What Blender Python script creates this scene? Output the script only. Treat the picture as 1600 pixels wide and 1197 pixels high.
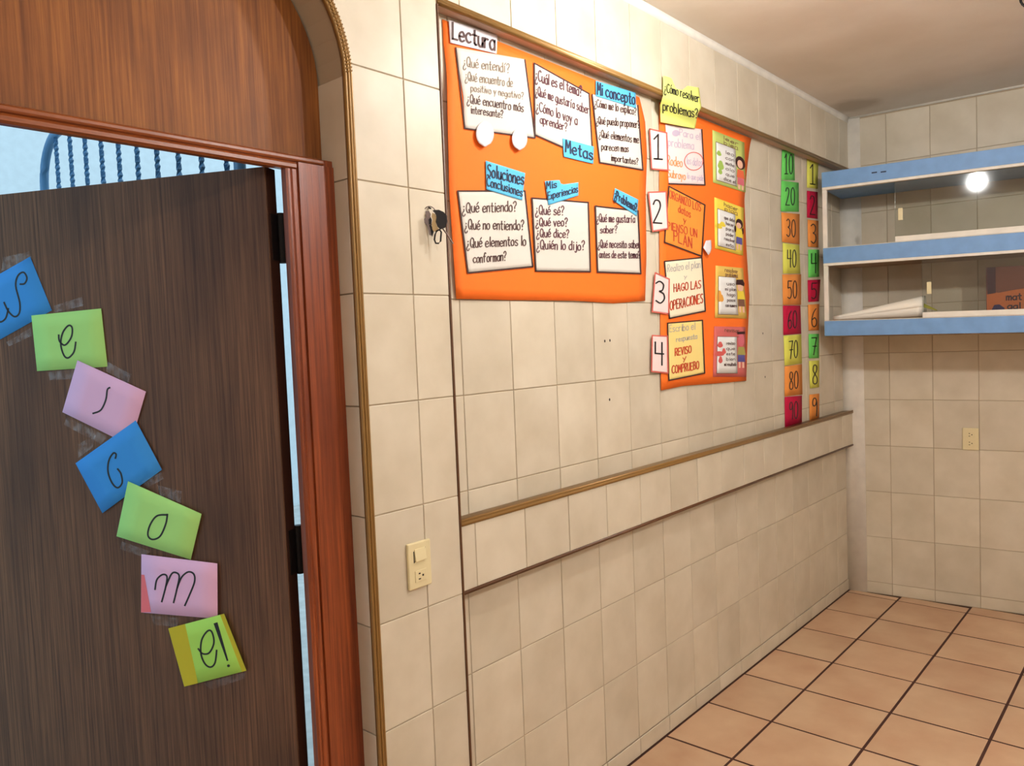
import bpy, bmesh, math, random
import numpy as np
from mathutils import Vector, Matrix
random.seed(7)
for o in list(bpy.data.objects): bpy.data.objects.remove(o)
S = bpy.context.scene
COL = S.collection
# ------------------------------------------------------------------ camera
IW, IH, FPX = 1600, 1197, 1208.68
CAM = np.array([-0.7803, -1.4032, 1.4513])
def _axes(yaw, pitch, roll):
    y, p, r = np.radians([yaw, pitch, roll])
    fw = np.array([np.cos(p)*np.cos(y), np.cos(p)*np.sin(y), np.sin(p)])
    rt = np.array([np.sin(y), -np.cos(y), 0.0]); up = np.cross(rt, fw)
    c, s = np.cos(r), np.sin(r)
    return fw, c*rt+s*up, -s*rt+c*up
FW, RT, UP = _axes(41.5238, -3.0704, -2.3359)
cd = bpy.data.cameras.new('camera'); cam = bpy.data.objects.new('camera', cd); COL.objects.link(cam)
cd.sensor_fit = 'HORIZONTAL'; cd.sensor_width = 36.0; cd.lens = FPX/IW*36.0; cd.clip_start = 0.02; cd.clip_end = 200
cam.matrix_world = Matrix(((RT[0], UP[0], -FW[0], CAM[0]), (RT[1], UP[1], -FW[1], CAM[1]), (RT[2], UP[2], -FW[2], CAM[2]), (0, 0, 0, 1)))
S.camera = cam
# ------------------------------------------------------------------ sky, exposure
wd = bpy.data.worlds.new('sky'); S.world = wd; wd.use_nodes = True
bg = wd.node_tree.nodes['Background']; bg.inputs[0].default_value = (0.62, 0.84, 1.0, 1); bg.inputs[1].default_value = 1.5
S.view_settings.view_transform = 'Standard'; S.view_settings.look = 'None'
S.view_settings.gamma = 1.0; S.view_settings.use_curve_mapping = False
S.view_settings.exposure = -0.06
BULBS = [((1.20, -0.70, 2.40), 27.0), ((1.20, -2.05, 2.40), 50.0), ((-1.10, -2.05, 2.40), 24.0)]
BULB_COL = (1.0, 0.995, 0.985)

# ------------------------------------------------------------------ helpers
def ray(px, py): return FW*FPX + RT*(px-IW/2) - UP*(py-IH/2)
def hit_plane(px, py, p0, n):
    d = ray(px, py); n = np.asarray(n, float); t = ((np.asarray(p0)-CAM)@n)/(d@n); return CAM+d*t
def lin(c):
    return tuple(((v/255)/12.92 if v/255 <= .04045 else ((v/255+.055)/1.055)**2.4) for v in c)+(1.0,)
def tag(o, label=None, cat=None, group=None, kind=None):
    for k, v in (('label', label), ('category', cat), ('group', group), ('kind', kind)):
        if v: o[k] = v
    return o
def mesh(name, verts, faces, smooth=False):
    m = bpy.data.meshes.new(name); m.from_pydata([tuple(map(float, v)) for v in verts], [], faces)
    bm = bmesh.new(); bm.from_mesh(m); bmesh.ops.recalc_face_normals(bm, faces=bm.faces[:]); bm.to_mesh(m); bm.free()
    if smooth:
        for p in m.polygons: p.use_smooth = True
    return m
def link(name, me, mat=None, parent=None):
    o = bpy.data.objects.new(name, me); COL.objects.link(o)
    if parent is not None: o.parent = parent
    if mat is not None and me is not None and not me.materials: me.materials.append(mat)
    return o
def mk(name, verts, faces, mat, parent=None, smooth=False):
    return link(name, mesh(name, verts, faces, smooth), mat, parent)
def empty(name, loc=(0, 0, 0), rz=0.0, parent=None):
    o = bpy.data.objects.new(name, None); COL.objects.link(o); o.location = loc; o.rotation_euler = (0, 0, rz)
    o.empty_display_size = .05
    if parent: o.parent = parent
    return o
class MB:
    """collects shapes for one mesh"""
    def __init__(s): s.v = []; s.f = []
    def add(s, v, f):
        b = len(s.v); s.v += [tuple(map(float, q)) for q in v]; s.f += [tuple(b+i for i in q) for q in f]; return s
    def box(s, x0, x1, y0, y1, z0, z1, c=0.0):
        if c <= 0:
            v = [(x, y, z) for x in (x0, x1) for y in (y0, y1) for z in (z0, z1)]
            return s.add(v, [(0, 1, 3, 2), (4, 6, 7, 5), (0, 4, 5, 1), (2, 3, 7, 6), (0, 2, 6, 4), (1, 5, 7, 3)])
        bm = bmesh.new(); r = bmesh.ops.create_cube(bm, size=1)
        bmesh.ops.scale(bm, vec=(x1-x0, y1-y0, z1-z0), verts=bm.verts)
        bmesh.ops.translate(bm, vec=((x0+x1)/2, (y0+y1)/2, (z0+z1)/2), verts=bm.verts)
        bmesh.ops.bevel(bm, geom=bm.edges[:], offset=c, segments=2, affect='EDGES', profile=.5)
        bm.verts.index_update()
        s.add([v.co for v in bm.verts], [tuple(v.index for v in f.verts) for f in bm.faces]); bm.free(); return s
    def sweep(s, path, prof, closed=False, cap=True):
        """path: list of (origin, axis_a, axis_b); prof: list of (a,b)"""
        n = len(prof); v = []
        for o, a, b in path:
            o, a, b = map(np.asarray, (o, a, b))
            v += [o+a*p+b*q for p, q in prof]
        f = []; m = len(path)
        for i in range(m if closed else m-1):
            j = (i+1) % m
            for k in range(n): f.append((i*n+k, i*n+(k+1) % n, j*n+(k+1) % n, j*n+k))
        if cap and not closed: f += [tuple(range(n)), tuple((m-1)*n+k for k in reversed(range(n)))]
        return s.add(v, f)
    def tube(s, pts, r, seg=8, closed=False):
        pts = [np.asarray(p, float) for p in pts]; path = []; m = len(pts)
        for i, p in enumerate(pts):
            t = pts[(i+1) % m]-pts[i-1] if closed else pts[min(i+1, m-1)]-pts[max(i-1, 0)]
            t = t/np.linalg.norm(t); h = np.array([0, 0, 1.]) if abs(t[2]) < .9 else np.array([1., 0, 0])
            a = np.cross(t, h); a /= np.linalg.norm(a); path.append((p, a, np.cross(t, a)))
        rr = r if callable(r) else (lambda i: r)
        v = []
        prof = [(math.cos(2*math.pi*k/seg), math.sin(2*math.pi*k/seg)) for k in range(seg)]
        path = [(o, a*rr(i), b*rr(i)) for i, (o, a, b) in enumerate(path)]
        return s.sweep(path, prof, closed)
    def lathe(s, prof, c, seg=20):
        v = []; n = len(prof)
        for k in range(seg):
            t = 2*math.pi*k/seg; v += [(c[0]+r*math.cos(t), c[1]+r*math.sin(t), c[2]+z) for r, z in prof]
        f = [(k*n+i, k*n+i+1, ((k+1) % seg)*n+i+1, ((k+1) % seg)*n+i) for k in range(seg) for i in range(n-1)]
        return s.add(v, f)
    def build(s, name, mat, parent=None, smooth=False): return mk(name, s.v, s.f, mat, parent, smooth)

# ------------------------------------------------------------------ materials
def nt(name):
    m = bpy.data.materials.new(name); m.use_nodes = True; t = m.node_tree
    return m, t, t.nodes['Principled BSDF']
def N(t, kind, **kw):
    n = t.nodes.new(kind)
    for k, v in kw.items(): setattr(n, k, v)
    return n
def plain(name, rgb, rough=.6, metal=0.0, spec=.5, var=0.0):
    m, t, b = nt(name); b.inputs['Base Color'].default_value = lin(rgb)
    b.inputs['Roughness'].default_value = rough; b.inputs['Metallic'].default_value = metal
    b.inputs['Specular IOR Level'].default_value = spec
    if var:
        noise(t, b, rgb, tuple(max(0, c*(1-var)) for c in rgb), 18)
    return m
def ramp(t, c0, c1, p0=.35, p1=.65):
    r = N(t, 'ShaderNodeValToRGB'); e = r.color_ramp.elements
    e[0].position = p0; e[1].position = p1; e[0].color = lin(c0); e[1].color = lin(c1); return r
def noise(t, b, c0, c1, scale, detail=4, vec=None, p0=.35, p1=.65):
    n = N(t, 'ShaderNodeTexNoise'); n.inputs['Scale'].default_value = scale; n.inputs['Detail'].default_value = detail
    if vec is None:
        tc = N(t, 'ShaderNodeTexCoord'); vec = tc.outputs['Object']
    t.links.new(vec, n.inputs['Vector'])
    r = ramp(t, c0, c1, p0, p1); t.links.new(n.outputs['Fac'], r.inputs['Fac'])
    t.links.new(r.outputs['Color'], b.inputs['Base Color']); return n, r
def tile_mat(name, c0, c1, rough, scale, jit=.06, bump=.04, spec=.5):
    m, t, b = nt(name); b.inputs['Roughness'].default_value = rough; b.inputs['Specular IOR Level'].default_value = spec
    tc = N(t, 'ShaderNodeTexCoord'); oi = N(t, 'ShaderNodeObjectInfo')
    mp = N(t, 'ShaderNodeVectorMath', operation='ADD'); mu = N(t, 'ShaderNodeVectorMath', operation='SCALE')
    cb = N(t, 'ShaderNodeCombineXYZ')
    for i in range(3): t.links.new(oi.outputs['Random'], cb.inputs[i])
    mu.inputs['Scale'].default_value = 37; t.links.new(cb.outputs[0], mu.inputs[0])
    t.links.new(tc.outputs['Object'], mp.inputs[0]); t.links.new(mu.outputs[0], mp.inputs[1])
    n, r = noise(t, b, c0, c1, scale, 5, mp.outputs[0], .3, .7)
    hs = N(t, 'ShaderNodeHueSaturation'); mr = N(t, 'ShaderNodeMapRange')
    mr.inputs['To Min'].default_value = 1-jit; mr.inputs['To Max'].default_value = 1+jit*.6
    t.links.new(oi.outputs['Random'], mr.inputs['Value']); t.links.new(mr.outputs[0], hs.inputs['Value'])
    t.links.new(r.outputs['Color'], hs.inputs['Color']); t.links.new(hs.outputs[0], b.inputs['Base Color'])
    bp = N(t, 'ShaderNodeBump'); bp.inputs['Strength'].default_value = bump; bp.inputs['Distance'].default_value = .01
    n2 = N(t, 'ShaderNodeTexNoise'); n2.inputs['Scale'].default_value = 9; t.links.new(mp.outputs[0], n2.inputs['Vector'])
    t.links.new(n2.outputs['Fac'], bp.inputs['Height']); t.links.new(bp.outputs[0], b.inputs['Normal'])
    return m
def wood_mat(name, c0, c1, c2, rough=.35, axis='Z', spec=.5, fine=55, blot=2.2):
    m, t, b = nt(name); b.inputs['Roughness'].default_value = rough; b.inputs['Specular IOR Level'].default_value = spec
    tc = N(t, 'ShaderNodeTexCoord'); mp = N(t, 'ShaderNodeMapping')
    sc = {'Z': (fine, fine, 1.6), 'X': (1.6, fine, fine)}[axis]
    mp.inputs['Scale'].default_value = sc; t.links.new(tc.outputs['Object'], mp.inputs['Vector'])
    n1 = N(t, 'ShaderNodeTexNoise'); n1.inputs['Scale'].default_value = 2.0; n1.inputs['Detail'].default_value = 6; n1.inputs['Roughness'].default_value = .7
    t.links.new(mp.outputs[0], n1.inputs['Vector']); r1 = ramp(t, c0, c1, .3, .7); t.links.new(n1.outputs['Fac'], r1.inputs['Fac'])
    mp2 = N(t, 'ShaderNodeMapping'); mp2.inputs['Scale'].default_value = {'Z': (3, 3, .9), 'X': (.9, 3, 3)}[axis]
    t.links.new(tc.outputs['Object'], mp2.inputs['Vector'])
    n2 = N(t, 'ShaderNodeTexNoise'); n2.inputs['Scale'].default_value = blot; n2.inputs['Detail'].default_value = 3
    t.links.new(mp2.outputs[0], n2.inputs['Vector']); r2 = ramp(t, (0, 0, 0), (255, 255, 255), .42, .68); t.links.new(n2.outputs['Fac'], r2.inputs['Fac'])
    mx = N(t, 'ShaderNodeMixRGB'); mx.inputs['Color2'].default_value = lin(c2); t.links.new(r1.outputs[0], mx.inputs['Color1'])
    ml = N(t, 'ShaderNodeMath', operation='MULTIPLY'); ml.inputs[1].default_value = .55; t.links.new(r2.outputs[0], ml.inputs[0])
    t.links.new(ml.outputs[0], mx.inputs['Fac']); t.links.new(mx.outputs[0], b.inputs['Base Color'])
    bp = N(t, 'ShaderNodeBump'); bp.inputs['Strength'].default_value = .12; bp.inputs['Distance'].default_value = .004
    t.links.new(n1.outputs['Fac'], bp.inputs['Height']); t.links.new(bp.outputs[0], b.inputs['Normal'])
    return m
M = {}
M['tile'] = tile_mat('wall_tile', (202, 190, 167), (217, 206, 185), .42, 7, spec=.35)
M['floor_tile'] = tile_mat('floor_tile', (194, 152, 120), (214, 181, 147), .42, 5, .08)
M['grout'] = plain('wall_grout', (178, 160, 134), .9)
M['grout_dark'] = plain('floor_grout', (66, 34, 24), .9)
M['plaster'] = plain('plaster', (222, 215, 204), .85, var=.05)
M['soffit'] = plain('soffit_plaster', (196, 166, 146), .8)
M['white_paint'] = plain('white_paint', (236, 230, 218), .55, var=.04)
M['gold'] = plain('gold_trim', (150, 114, 62), .32, .3)
M['brown_trim'] = plain('brown_trim', (92, 58, 32), .4)
M['panel_wood'] = wood_mat('tympanum_wood', (106, 57, 20), (166, 104, 46), (86, 42, 15), .6, fine=80, spec=.4, blot=3.0)
M['post_wood'] = wood_mat('post_wood', (90, 33, 13), (164, 82, 40), (94, 35, 15), .34, fine=80)
M['rail_wood'] = wood_mat('rail_wood', (108, 50, 22), (160, 88, 42), (92, 40, 18), .32, 'X')
M['door_wood'] = wood_mat('door_wood', (66, 40, 26), (128, 90, 62), (62, 38, 26), .55, spec=.3, fine=95)
M['door_edge'] = plain('door_edge', (58, 30, 18), .6)
M['black_metal'] = plain('black_metal', (22, 18, 18), .5, .3)
M['cream_plastic'] = plain('cream_plastic', (226, 212, 168), .35)
M['dark_hole'] = plain('dark_hole', (40, 26, 18), .8)
M['blue_board'] = plain('blue_paint', (118, 162, 214), .5, var=.05)
M['shelf_wood'] = plain('shelf_wood', (176, 146, 118), .6, var=.08)
M['blue_iron'] = plain('blue_iron', (78, 130, 174), .45)
M['courtyard'] = plain('courtyard_paint', (226, 236, 240), .9, var=.03)
M['concrete'] = plain('concrete', (206, 208, 205), .9, var=.08)
M['ink'] = plain('black_ink', (22, 20, 22), .6)
M['ink_brown'] = plain('brown_ink', (78, 52, 48), .7)
M['ink_faint'] = plain('faint_ink', (128, 112, 96), .7)
M['ink_purple'] = plain('purple_brown_ink', (88, 50, 58), .7)
M['ink_navy'] = plain('navy_ink', (34, 46, 72), .7)
M['ink_red'] = plain('red_ink', (196, 74, 40), .7)
M['ink_grey'] = plain('pencil_grey', (178, 172, 168), .7)
M['ink_lilac'] = plain('lilac_ink', (196, 180, 200), .7)
M['ink_orange'] = plain('orange_ink', (224, 150, 92), .7)
M['border'] = plain('dark_border', (62, 36, 30), .8)
M['border_red'] = plain('red_border', (206, 96, 84), .8)
def paper(name, c, rough=.7):
    M[name] = plain(name, c, rough, spec=.3); return M[name]
for k, c in dict(p_orange=(250, 118, 36), p_white=(216, 210, 200), p_title=(222, 218, 222), p_blue=(92, 186, 230), p_yellow=(228, 236, 128),
                 p_pink=(244, 220, 218), p_cream=(246, 236, 206), p_yel=(246, 222, 140), p_or2=(250, 152, 60), p_num=(244, 222, 218),
                 c_green=(108, 214, 100), c_orange=(238, 150, 70), c_yellow=(224, 224, 96), c_red=(190, 14, 62),
                 d_blue=(58, 148, 226), d_green=(174, 228, 130), d_pink=(234, 186, 220), d_rose=(232, 120, 130), d_olive=(198, 186, 44), d_lime=(172, 224, 98),
                 w_green=(196, 210, 116), w_yellow=(240, 216, 84), w_tan=(226, 190, 96), w_red=(206, 104, 100), w_white=(234, 234, 232),
                 k_green=(164, 196, 92), k_yellow=(236, 212, 72), k_orange=(234, 168, 76), k_red=(214, 96, 92),
                 k_hair=(58, 28, 28), k_skin=(236, 190, 164), k_shirt=(232, 110, 72), k_pinkp=(214, 110, 124), k_blue=(92, 86, 150), k_brown=(120, 84, 66), k_olive=(170, 160, 86),
                 book_or=(206, 108, 52), book_pu=(64, 24, 44), book_br=(120, 66, 52), book_bl=(44, 30, 92), book_page=(230, 220, 200),
                 roll=(250, 246, 234), roll_yel=(196, 190, 60)).items(): paper(k, c)
def tape_mat():
    m, t, b = nt('clear_tape'); out = t.nodes['Material Output']
    tr = N(t, 'ShaderNodeBsdfTransparent'); gl = N(t, 'ShaderNodeBsdfGlossy'); gl.inputs['Roughness'].default_value = .25
    gl.inputs['Color'].default_value = (.9, .9, .9, 1)
    mx = N(t, 'ShaderNodeMixShader'); n = N(t, 'ShaderNodeTexNoise'); n.inputs['Scale'].default_value = 60
    tc = N(t, 'ShaderNodeTexCoord'); t.links.new(tc.outputs['Object'], n.inputs['Vector'])
    mr = N(t, 'ShaderNodeMapRange'); mr.inputs['From Min'].default_value = .4; mr.inputs['From Max'].default_value = .75
    mr.inputs['To Min'].default_value = .015; mr.inputs['To Max'].default_value = .10; t.links.new(n.outputs['Fac'], mr.inputs['Value'])
    t.links.new(mr.outputs[0], mx.inputs[0]); t.links.new(tr.outputs[0], mx.inputs[1]); t.links.new(gl.outputs[0], mx.inputs[2])
    t.links.new(mx.outputs[0], out.inputs['Surface']); return m
M['tape'] = tape_mat()
def glass_mat():
    m, t, b = nt('cabinet_glass'); out = t.nodes['Material Output']
    tr = N(t, 'ShaderNodeBsdfTransparent'); tr.inputs['Color'].default_value = (.92, .93, .91, 1)
    gl = N(t, 'ShaderNodeBsdfGlossy'); gl.inputs['Roughness'].default_value = .055
    fr = N(t, 'ShaderNodeFresnel'); fr.inputs['IOR'].default_value = 1.6
    mx = N(t, 'ShaderNodeMixShader'); t.links.new(fr.outputs[0], mx.inputs[0]); t.links.new(tr.outputs[0], mx.inputs[1]); t.links.new(gl.outputs[0], mx.inputs[2])
    t.links.new(mx.outputs[0], out.inputs['Surface']); return m
M['glass'] = glass_mat()
def ceiling_mat():
    m, t, b = nt('ceiling_plaster'); b.inputs['Roughness'].default_value = .8
    tc = N(t, 'ShaderNodeTexCoord'); n, r = noise(t, b, (224, 212, 196), (236, 226, 212), 2.5, 5, tc.outputs['Object'])
    # an old water stain by the corner
    sub = N(t, 'ShaderNodeVectorMath', operation='SUBTRACT'); sub.inputs[1].default_value = (3.38, -.10, 2.572); t.links.new(tc.outputs['Object'], sub.inputs[0])
    ln = N(t, 'ShaderNodeVectorMath', operation='LENGTH'); t.links.new(sub.outputs[0], ln.inputs[0])
    n2 = N(t, 'ShaderNodeTexNoise'); n2.inputs['Scale'].default_value = 9; t.links.new(tc.outputs['Object'], n2.inputs['Vector'])
    ma = N(t, 'ShaderNodeMath', operation='MULTIPLY_ADD'); ma.inputs[1].default_value = .12; t.links.new(n2.outputs['Fac'], ma.inputs[0]); t.links.new(ln.outputs['Value'], ma.inputs[2])
    rr = ramp(t, (255, 255, 255), (0, 0, 0), .13, .20); t.links.new(ma.outputs[0], rr.inputs['Fac'])
    ml = N(t, 'ShaderNodeMath', operation='MULTIPLY'); ml.inputs[1].default_value = .4; t.links.new(rr.outputs[0], ml.inputs[0])
    mx = N(t, 'ShaderNodeMixRGB'); mx.inputs['Color2'].default_value = lin((150, 124, 84)); t.links.new(ml.outputs[0], mx.inputs['Fac'])
    t.links.new(r.outputs[0], mx.inputs['Color1']); t.links.new(mx.outputs[0], b.inputs['Base Color'])
    bp = N(t, 'ShaderNodeBump'); bp.inputs['Strength'].default_value = .25; bp.inputs['Distance'].default_value = .02
    t.links.new(n.outputs['Fac'], bp.inputs['Height']); t.links.new(bp.outputs[0], b.inputs['Normal'])
    return m
M['ceiling'] = ceiling_mat()

# ================================================================== SETTING
DB, DC = .046, .037
ZCEIL = 2.572
XN, YR = -2.2, -3.0                       # near wall, right wall
XE = .585                                 # end of the door wall / start of the recess
ZTOP, ZSILL, ZBAND = 2.288, .997, .811
OX0, OX1 = -.69, .288                     # door opening
AC, AA, AB, ZSP = (OX0+OX1)/2, (OX1-OX0)/2, .36, 2.05
def arch(t, off=0.0): return AC+(AA+off)*math.cos(t), ZSP+(AB+off)*math.sin(t)
def arch_x(z, off=0.0):
    if z <= ZSP: return OX1+off
    q = (z-ZSP)/(AB+off)
    return AC+(AA+off)*math.sqrt(max(0, 1-q*q)) if q < 1 else None
BK0, BKS = np.array([3.60, 0.0]), .10     # back wall: x = 3.60 - .10*y
BKD = np.array([BKS, -1.0])/math.hypot(1, BKS); BKR = math.atan2(BKD[1], BKD[0])
def back_pt(s, out=0.0, z=0.0):
    nrm = np.array([-1.0, -BKS])/math.hypot(1, BKS); p = BK0+BKD*s+nrm*out; return (p[0], p[1], z)
XB = 3.75
# ---- wall_left backing
YB, YO = .0025, .17
mb = MB()
hx = OX1+.006
mb.box(hx, XE, YB, YO, 0, ZSP)                                   # pier between door and recess
mb.box(XN-.1, OX0-.006, YB, YO, 0, ZSP)
mb.box(hx, XE, YB, YO, ZSP, ZCEIL+.03); mb.box(XN-.1, OX0-.006, YB, YO, ZSP, ZCEIL+.03)
ts = [math.pi*i/28 for i in range(29)]
for a, b in zip(ts[:-1], ts[1:]):
    (xa, za), (xb, zb) = arch(a, .006), arch(b, .006)
    zt = ZCEIL+.03
    v = [(x, y, z) for y in (YB, YO) for x, z in ((xa, za), (xb, zb), (xb, zt), (xa, zt))]
    mb.add(v, [(0, 1, 2, 3), (4, 7, 6, 5), (0, 4, 5, 1), (2, 6, 7, 3)])
mb.box(XE, XB, DB+YB, YO, .90, 2.40)                             # recess B
mb.box(XE, XB, YB, YO-.002, ZTOP+.012, ZCEIL+.03)                # upper wall
mb.box(XE, XB, YB, YO-.002, ZBAND+.006, ZSILL-.008)              # band
mb.box(XE, XB, DC+YB, YO-.001, -.05, .90)                        # lower recess C
wall_left = tag(mb.build('wall_left', M['grout']), kind='structure', label='cream tiled wall with arched doorway and shallow poster recess')
# ---- tiles
G = .0028; CH = .0013
cache = {}
def tile_mesh(poly, key=None, thick=.004):
    """poly (x,z) ccw seen from -Y, front at y=0"""
    if key and key in cache: return cache[key]
    n = len(poly); cx = sum(p[0] for p in poly)/n; cz = sum(p[1] for p in poly)/n
    def ins(p, d):
        dx, dz = cx-p[0], cz-p[1]; return (p[0]+math.copysign(min(d, abs(dx)), dx), p[1]+math.copysign(min(d, abs(dz)), dz))
    fr = [ins(p, CH) for p in poly]
    v = [(x, 0, z) for x, z in fr]+[(x, CH*.7, z) for x, z in poly]+[(x, thick, z) for x, z in poly]
    f = [tuple(range(n))]+[(i, (i+1) % n, n+(i+1) % n, n+i) for i in range(n)]+[(n+i, n+(i+1) % n, 2*n+(i+1) % n, 2*n+i) for i in range(n)]
    m = mesh('tile', v, f); m.materials.append(M['tile'])
    if key: cache[key] = m
    return m
def rect_tile(parent, origin, rz, x0, x1, z0, z1, depth=0.0):
    """origin: world xy of the local x=0; local x runs along rz"""
    w, h = x1-x0-G, z1-z0-G
    if w < .006 or h < .006: return
    key = (round(w, 4), round(h, 4))
    m = tile_mesh([(-w/2, -h/2), (w/2, -h/2), (w/2, h/2), (-w/2, h/2)], key)
    o = link('tile', m, None, parent)
    xm = (x0+x1)/2; jig = random.uniform(-.0004, .0004)
    c, s = math.cos(rz), math.sin(rz)
    o.location = (origin[0]+c*xm-s*(depth+jig), origin[1]+s*xm+c*(depth+jig), (z0+z1)/2); o.rotation_euler = (0, 0, rz)
    return o
def cuts(a, b, p0, step):
    r = [a]; k = math.ceil((a-p0)/step+1e-4)
    while p0+k*step < b-1e-4: r.append(p0+k*step); k += 1
    return r+[b]
H = .2535
ARO = .022                                # width of the gold arch trim
rowsA = cuts(0.0, ZCEIL-.028, 2.0794, H)
# pier: two columns, the left one cut by the arch
for z0, z1 in zip(rowsA[:-1], rowsA[1:]):
    rect_tile(wall_left, (0, 0), 0, .462, XE-.004, z0, z1)
    if z1 <= ZSP+.01: rect_tile(wall_left, (0, 0), 0, OX1+ARO, .462, z0, z1)
    else:
        zs = [z0+G/2+(z1-z0-G)*i/8 for i in range(9)]; xr = .462-G/2
        lp = [((arch_x(z, ARO) if arch_x(z, ARO) is not None else .0)+G/2, z) for z in zs]
        lp = [(min(max(x, .062), xr-.01), z) for x, z in lp]
        poly = [(xr, zs[0]), (xr, zs[-1])]+lp[::-1]
        o = link('tile', tile_mesh(poly), None, wall_left)
    for x0, x1 in zip((-2.2, -2.0, -1.8, -1.6, -1.4, -1.2, -1.0, -.86), (-2.0, -1.8, -1.6, -1.4, -1.2, -1.0, -.86, OX0-ARO)):
        if x1 < -.9: rect_tile(wall_left, (0, 0), 0, x0, x1, z0, z1)
        elif z1 < 2.1: rect_tile(wall_left, (0, 0), 0, x0, x1, z0, z1)
# reveal of the doorway (faces the opening)
for z0, z1 in zip(rowsA[:-1], rowsA[1:]):
    if z1 < ZSP+.05:
        rect_tile(wall_left, (OX1+.001, .09), -math.pi/2, -.072, .085, z0, min(z1, ZSP))
        rect_tile(wall_left, (OX0-.001, .09), math.pi/2, -.085, .072, z0, min(z1, ZSP))
# recess B, band, upper wall, lower recess C
colB = cuts(XE, 3.60, .662, .2); colP = cuts(XE, 3.60, .637, .2); colC = cuts(XE, 3.60, .838-.2, .2)
for z0, z1 in zip(*(lambda r: (r[:-1], r[1:]))(cuts(ZSILL-.004, ZTOP+.014, 1.3135, H))):
    for x0, x1 in zip(colB[:-1], colB[1:]): rect_tile(wall_left, (0, DB), 0, x0, x1, z0, z1)
for x0, x1 in zip(colP[:-1], colP[1:]):
    rect_tile(wall_left, (0, 0), 0, x0, x1, ZBAND+.004, ZSILL-.012)
for x0, x1 in zip(colB[:-1], colB[1:]):
    rect_tile(wall_left, (0, 0), 0, x0, x1, ZTOP+.018, ZCEIL-.024)
for z0, z1 in zip((0, .0604, .3188, .5722), (.0604, .3188, .5722, ZBAND+.004)):
    for x0, x1 in zip(colC[:-1], colC[1:]): rect_tile(wall_left, (0, DC-(.004 if z0 == 0 else 0)), 0, x0, x1, z0, z1)
# soffit under the upper wall, sill ledge
mk('soffit', *(lambda b: (b.v, b.f))(MB().box(XE, 3.6, .001, DB, ZTOP+.006, ZTOP+.013)), M['soffit'], wall_left)
# nail holes in the tiles
for px, py in ((945, 533), (953, 532), (952.5, 624.5), (1192, 521), (1195.5, 589)):
    p = hit_plane(px, py, (0, DB-.0006, 0), (0, 1, 0)); r = .0042
    mk('nail_hole', [(p[0]+r*math.cos(t), p[1], p[2]+r*1.2*math.sin(t)) for t in [i*math.pi/4 for i in range(8)]], [tuple(range(8))], M['dark_hole'], wall_left)
# ---- back wall
L = 3.1
mb = MB(); p0 = back_pt(-.2, -YB); p1 = back_pt(L, -YB); p2 = back_pt(L, -.15); p3 = back_pt(-.2, -.15)
mb.add([(p[0], p[1], z) for z in (-.05, ZCEIL+.03) for p in (p0, p1, p2, p3)], [(0, 1, 2, 3), (4, 7, 6, 5), (0, 4, 5, 1), (1, 5, 6, 2), (2, 6, 7, 3), (3, 7, 4, 0)])
wall_back = tag(mb.build('wall_back', M['grout']), kind='structure', label='cream tiled end wall behind the blue shelves')
for z0, z1 in zip(*(lambda r: (r[:-1], r[1:]))([0, .062]+cuts(.062, ZCEIL-.006, 1.0605, .2495)[1:])):
    cs = cuts(0.0, 2.99, .186, .204)
    for s0, s1 in zip(cs[:-1], cs[1:]): rect_tile(wall_back, BK0, BKR, s0, s1, z0, z1)
# ---- other walls, ceiling, floor
tag(MB().box(XN-.12, XN, YR-.1, YO, -.05, ZCEIL+.03).build('wall_near', M['plaster']), kind='structure')
tag(MB().box(XN-.1, 4.1, YR-.12, YR, -.05, ZCEIL+.03).build('wall_right', M['plaster']), kind='structure')
tag(MB().box(XN-.1, 4.1, YR-.1, YO, ZCEIL, ZCEIL+.12).build('ceiling', M['ceiling']), kind='structure', label='cream plaster ceiling with a water stain by the corner')
floor = tag(MB().box(XN-.1, 4.1, YR-.1, YO, -.12, -.0013).build('floor', M['grout_dark']), kind='structure', label='terracotta beige tiled floor with dark grout')
FS, GF = .3241, .0095
xs = cuts(XN, 3.92, 1.6046, FS); ys = cuts(YR, DC-.006, -.2256, FS)
fcache = {}
for x0, x1 in zip(xs[:-1], xs[1:]):
    for y0, y1 in zip(ys[:-1], ys[1:]):
        if x0 > BK0[0]-BKS*y0-.01: continue
        xe = min(x1, BK0[0]-BKS*(y0+y1)/2-.004) if x1 > 3.6 else x1
        w, d = xe-x0-GF, y1-y0-GF
        if w < .01 or d < .01: continue
        key = (round(w, 3), round(d, 3))
        if key not in fcache:
            e = .002; v = []
            for z, q in ((0, e), (-.0012, 0), (-.004, 0)):
                v += [(sx*(w/2-q), sy*(d/2-q), z) for sx, sy in ((-1, -1), (1, -1), (1, 1), (-1, 1))]
            f = [(0, 1, 2, 3)]+[(k*4+i, k*4+(i+1) % 4, k*4+4+(i+1) % 4, k*4+4+i) for k in (0, 1) for i in range(4)]
            fcache[key] = mesh('tile', v, f); fcache[key].materials.append(M['floor_tile'])
        o = link('tile', fcache[key], None, floor); o.location = ((x0+xe)/2, (y0+y1)/2, random.uniform(-.0004, .0004))
# ---- trims
def trim(name, mbd, mat, label=None): return tag(mbd.build(name, mat, None, True), kind='structure', label=label)
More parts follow.
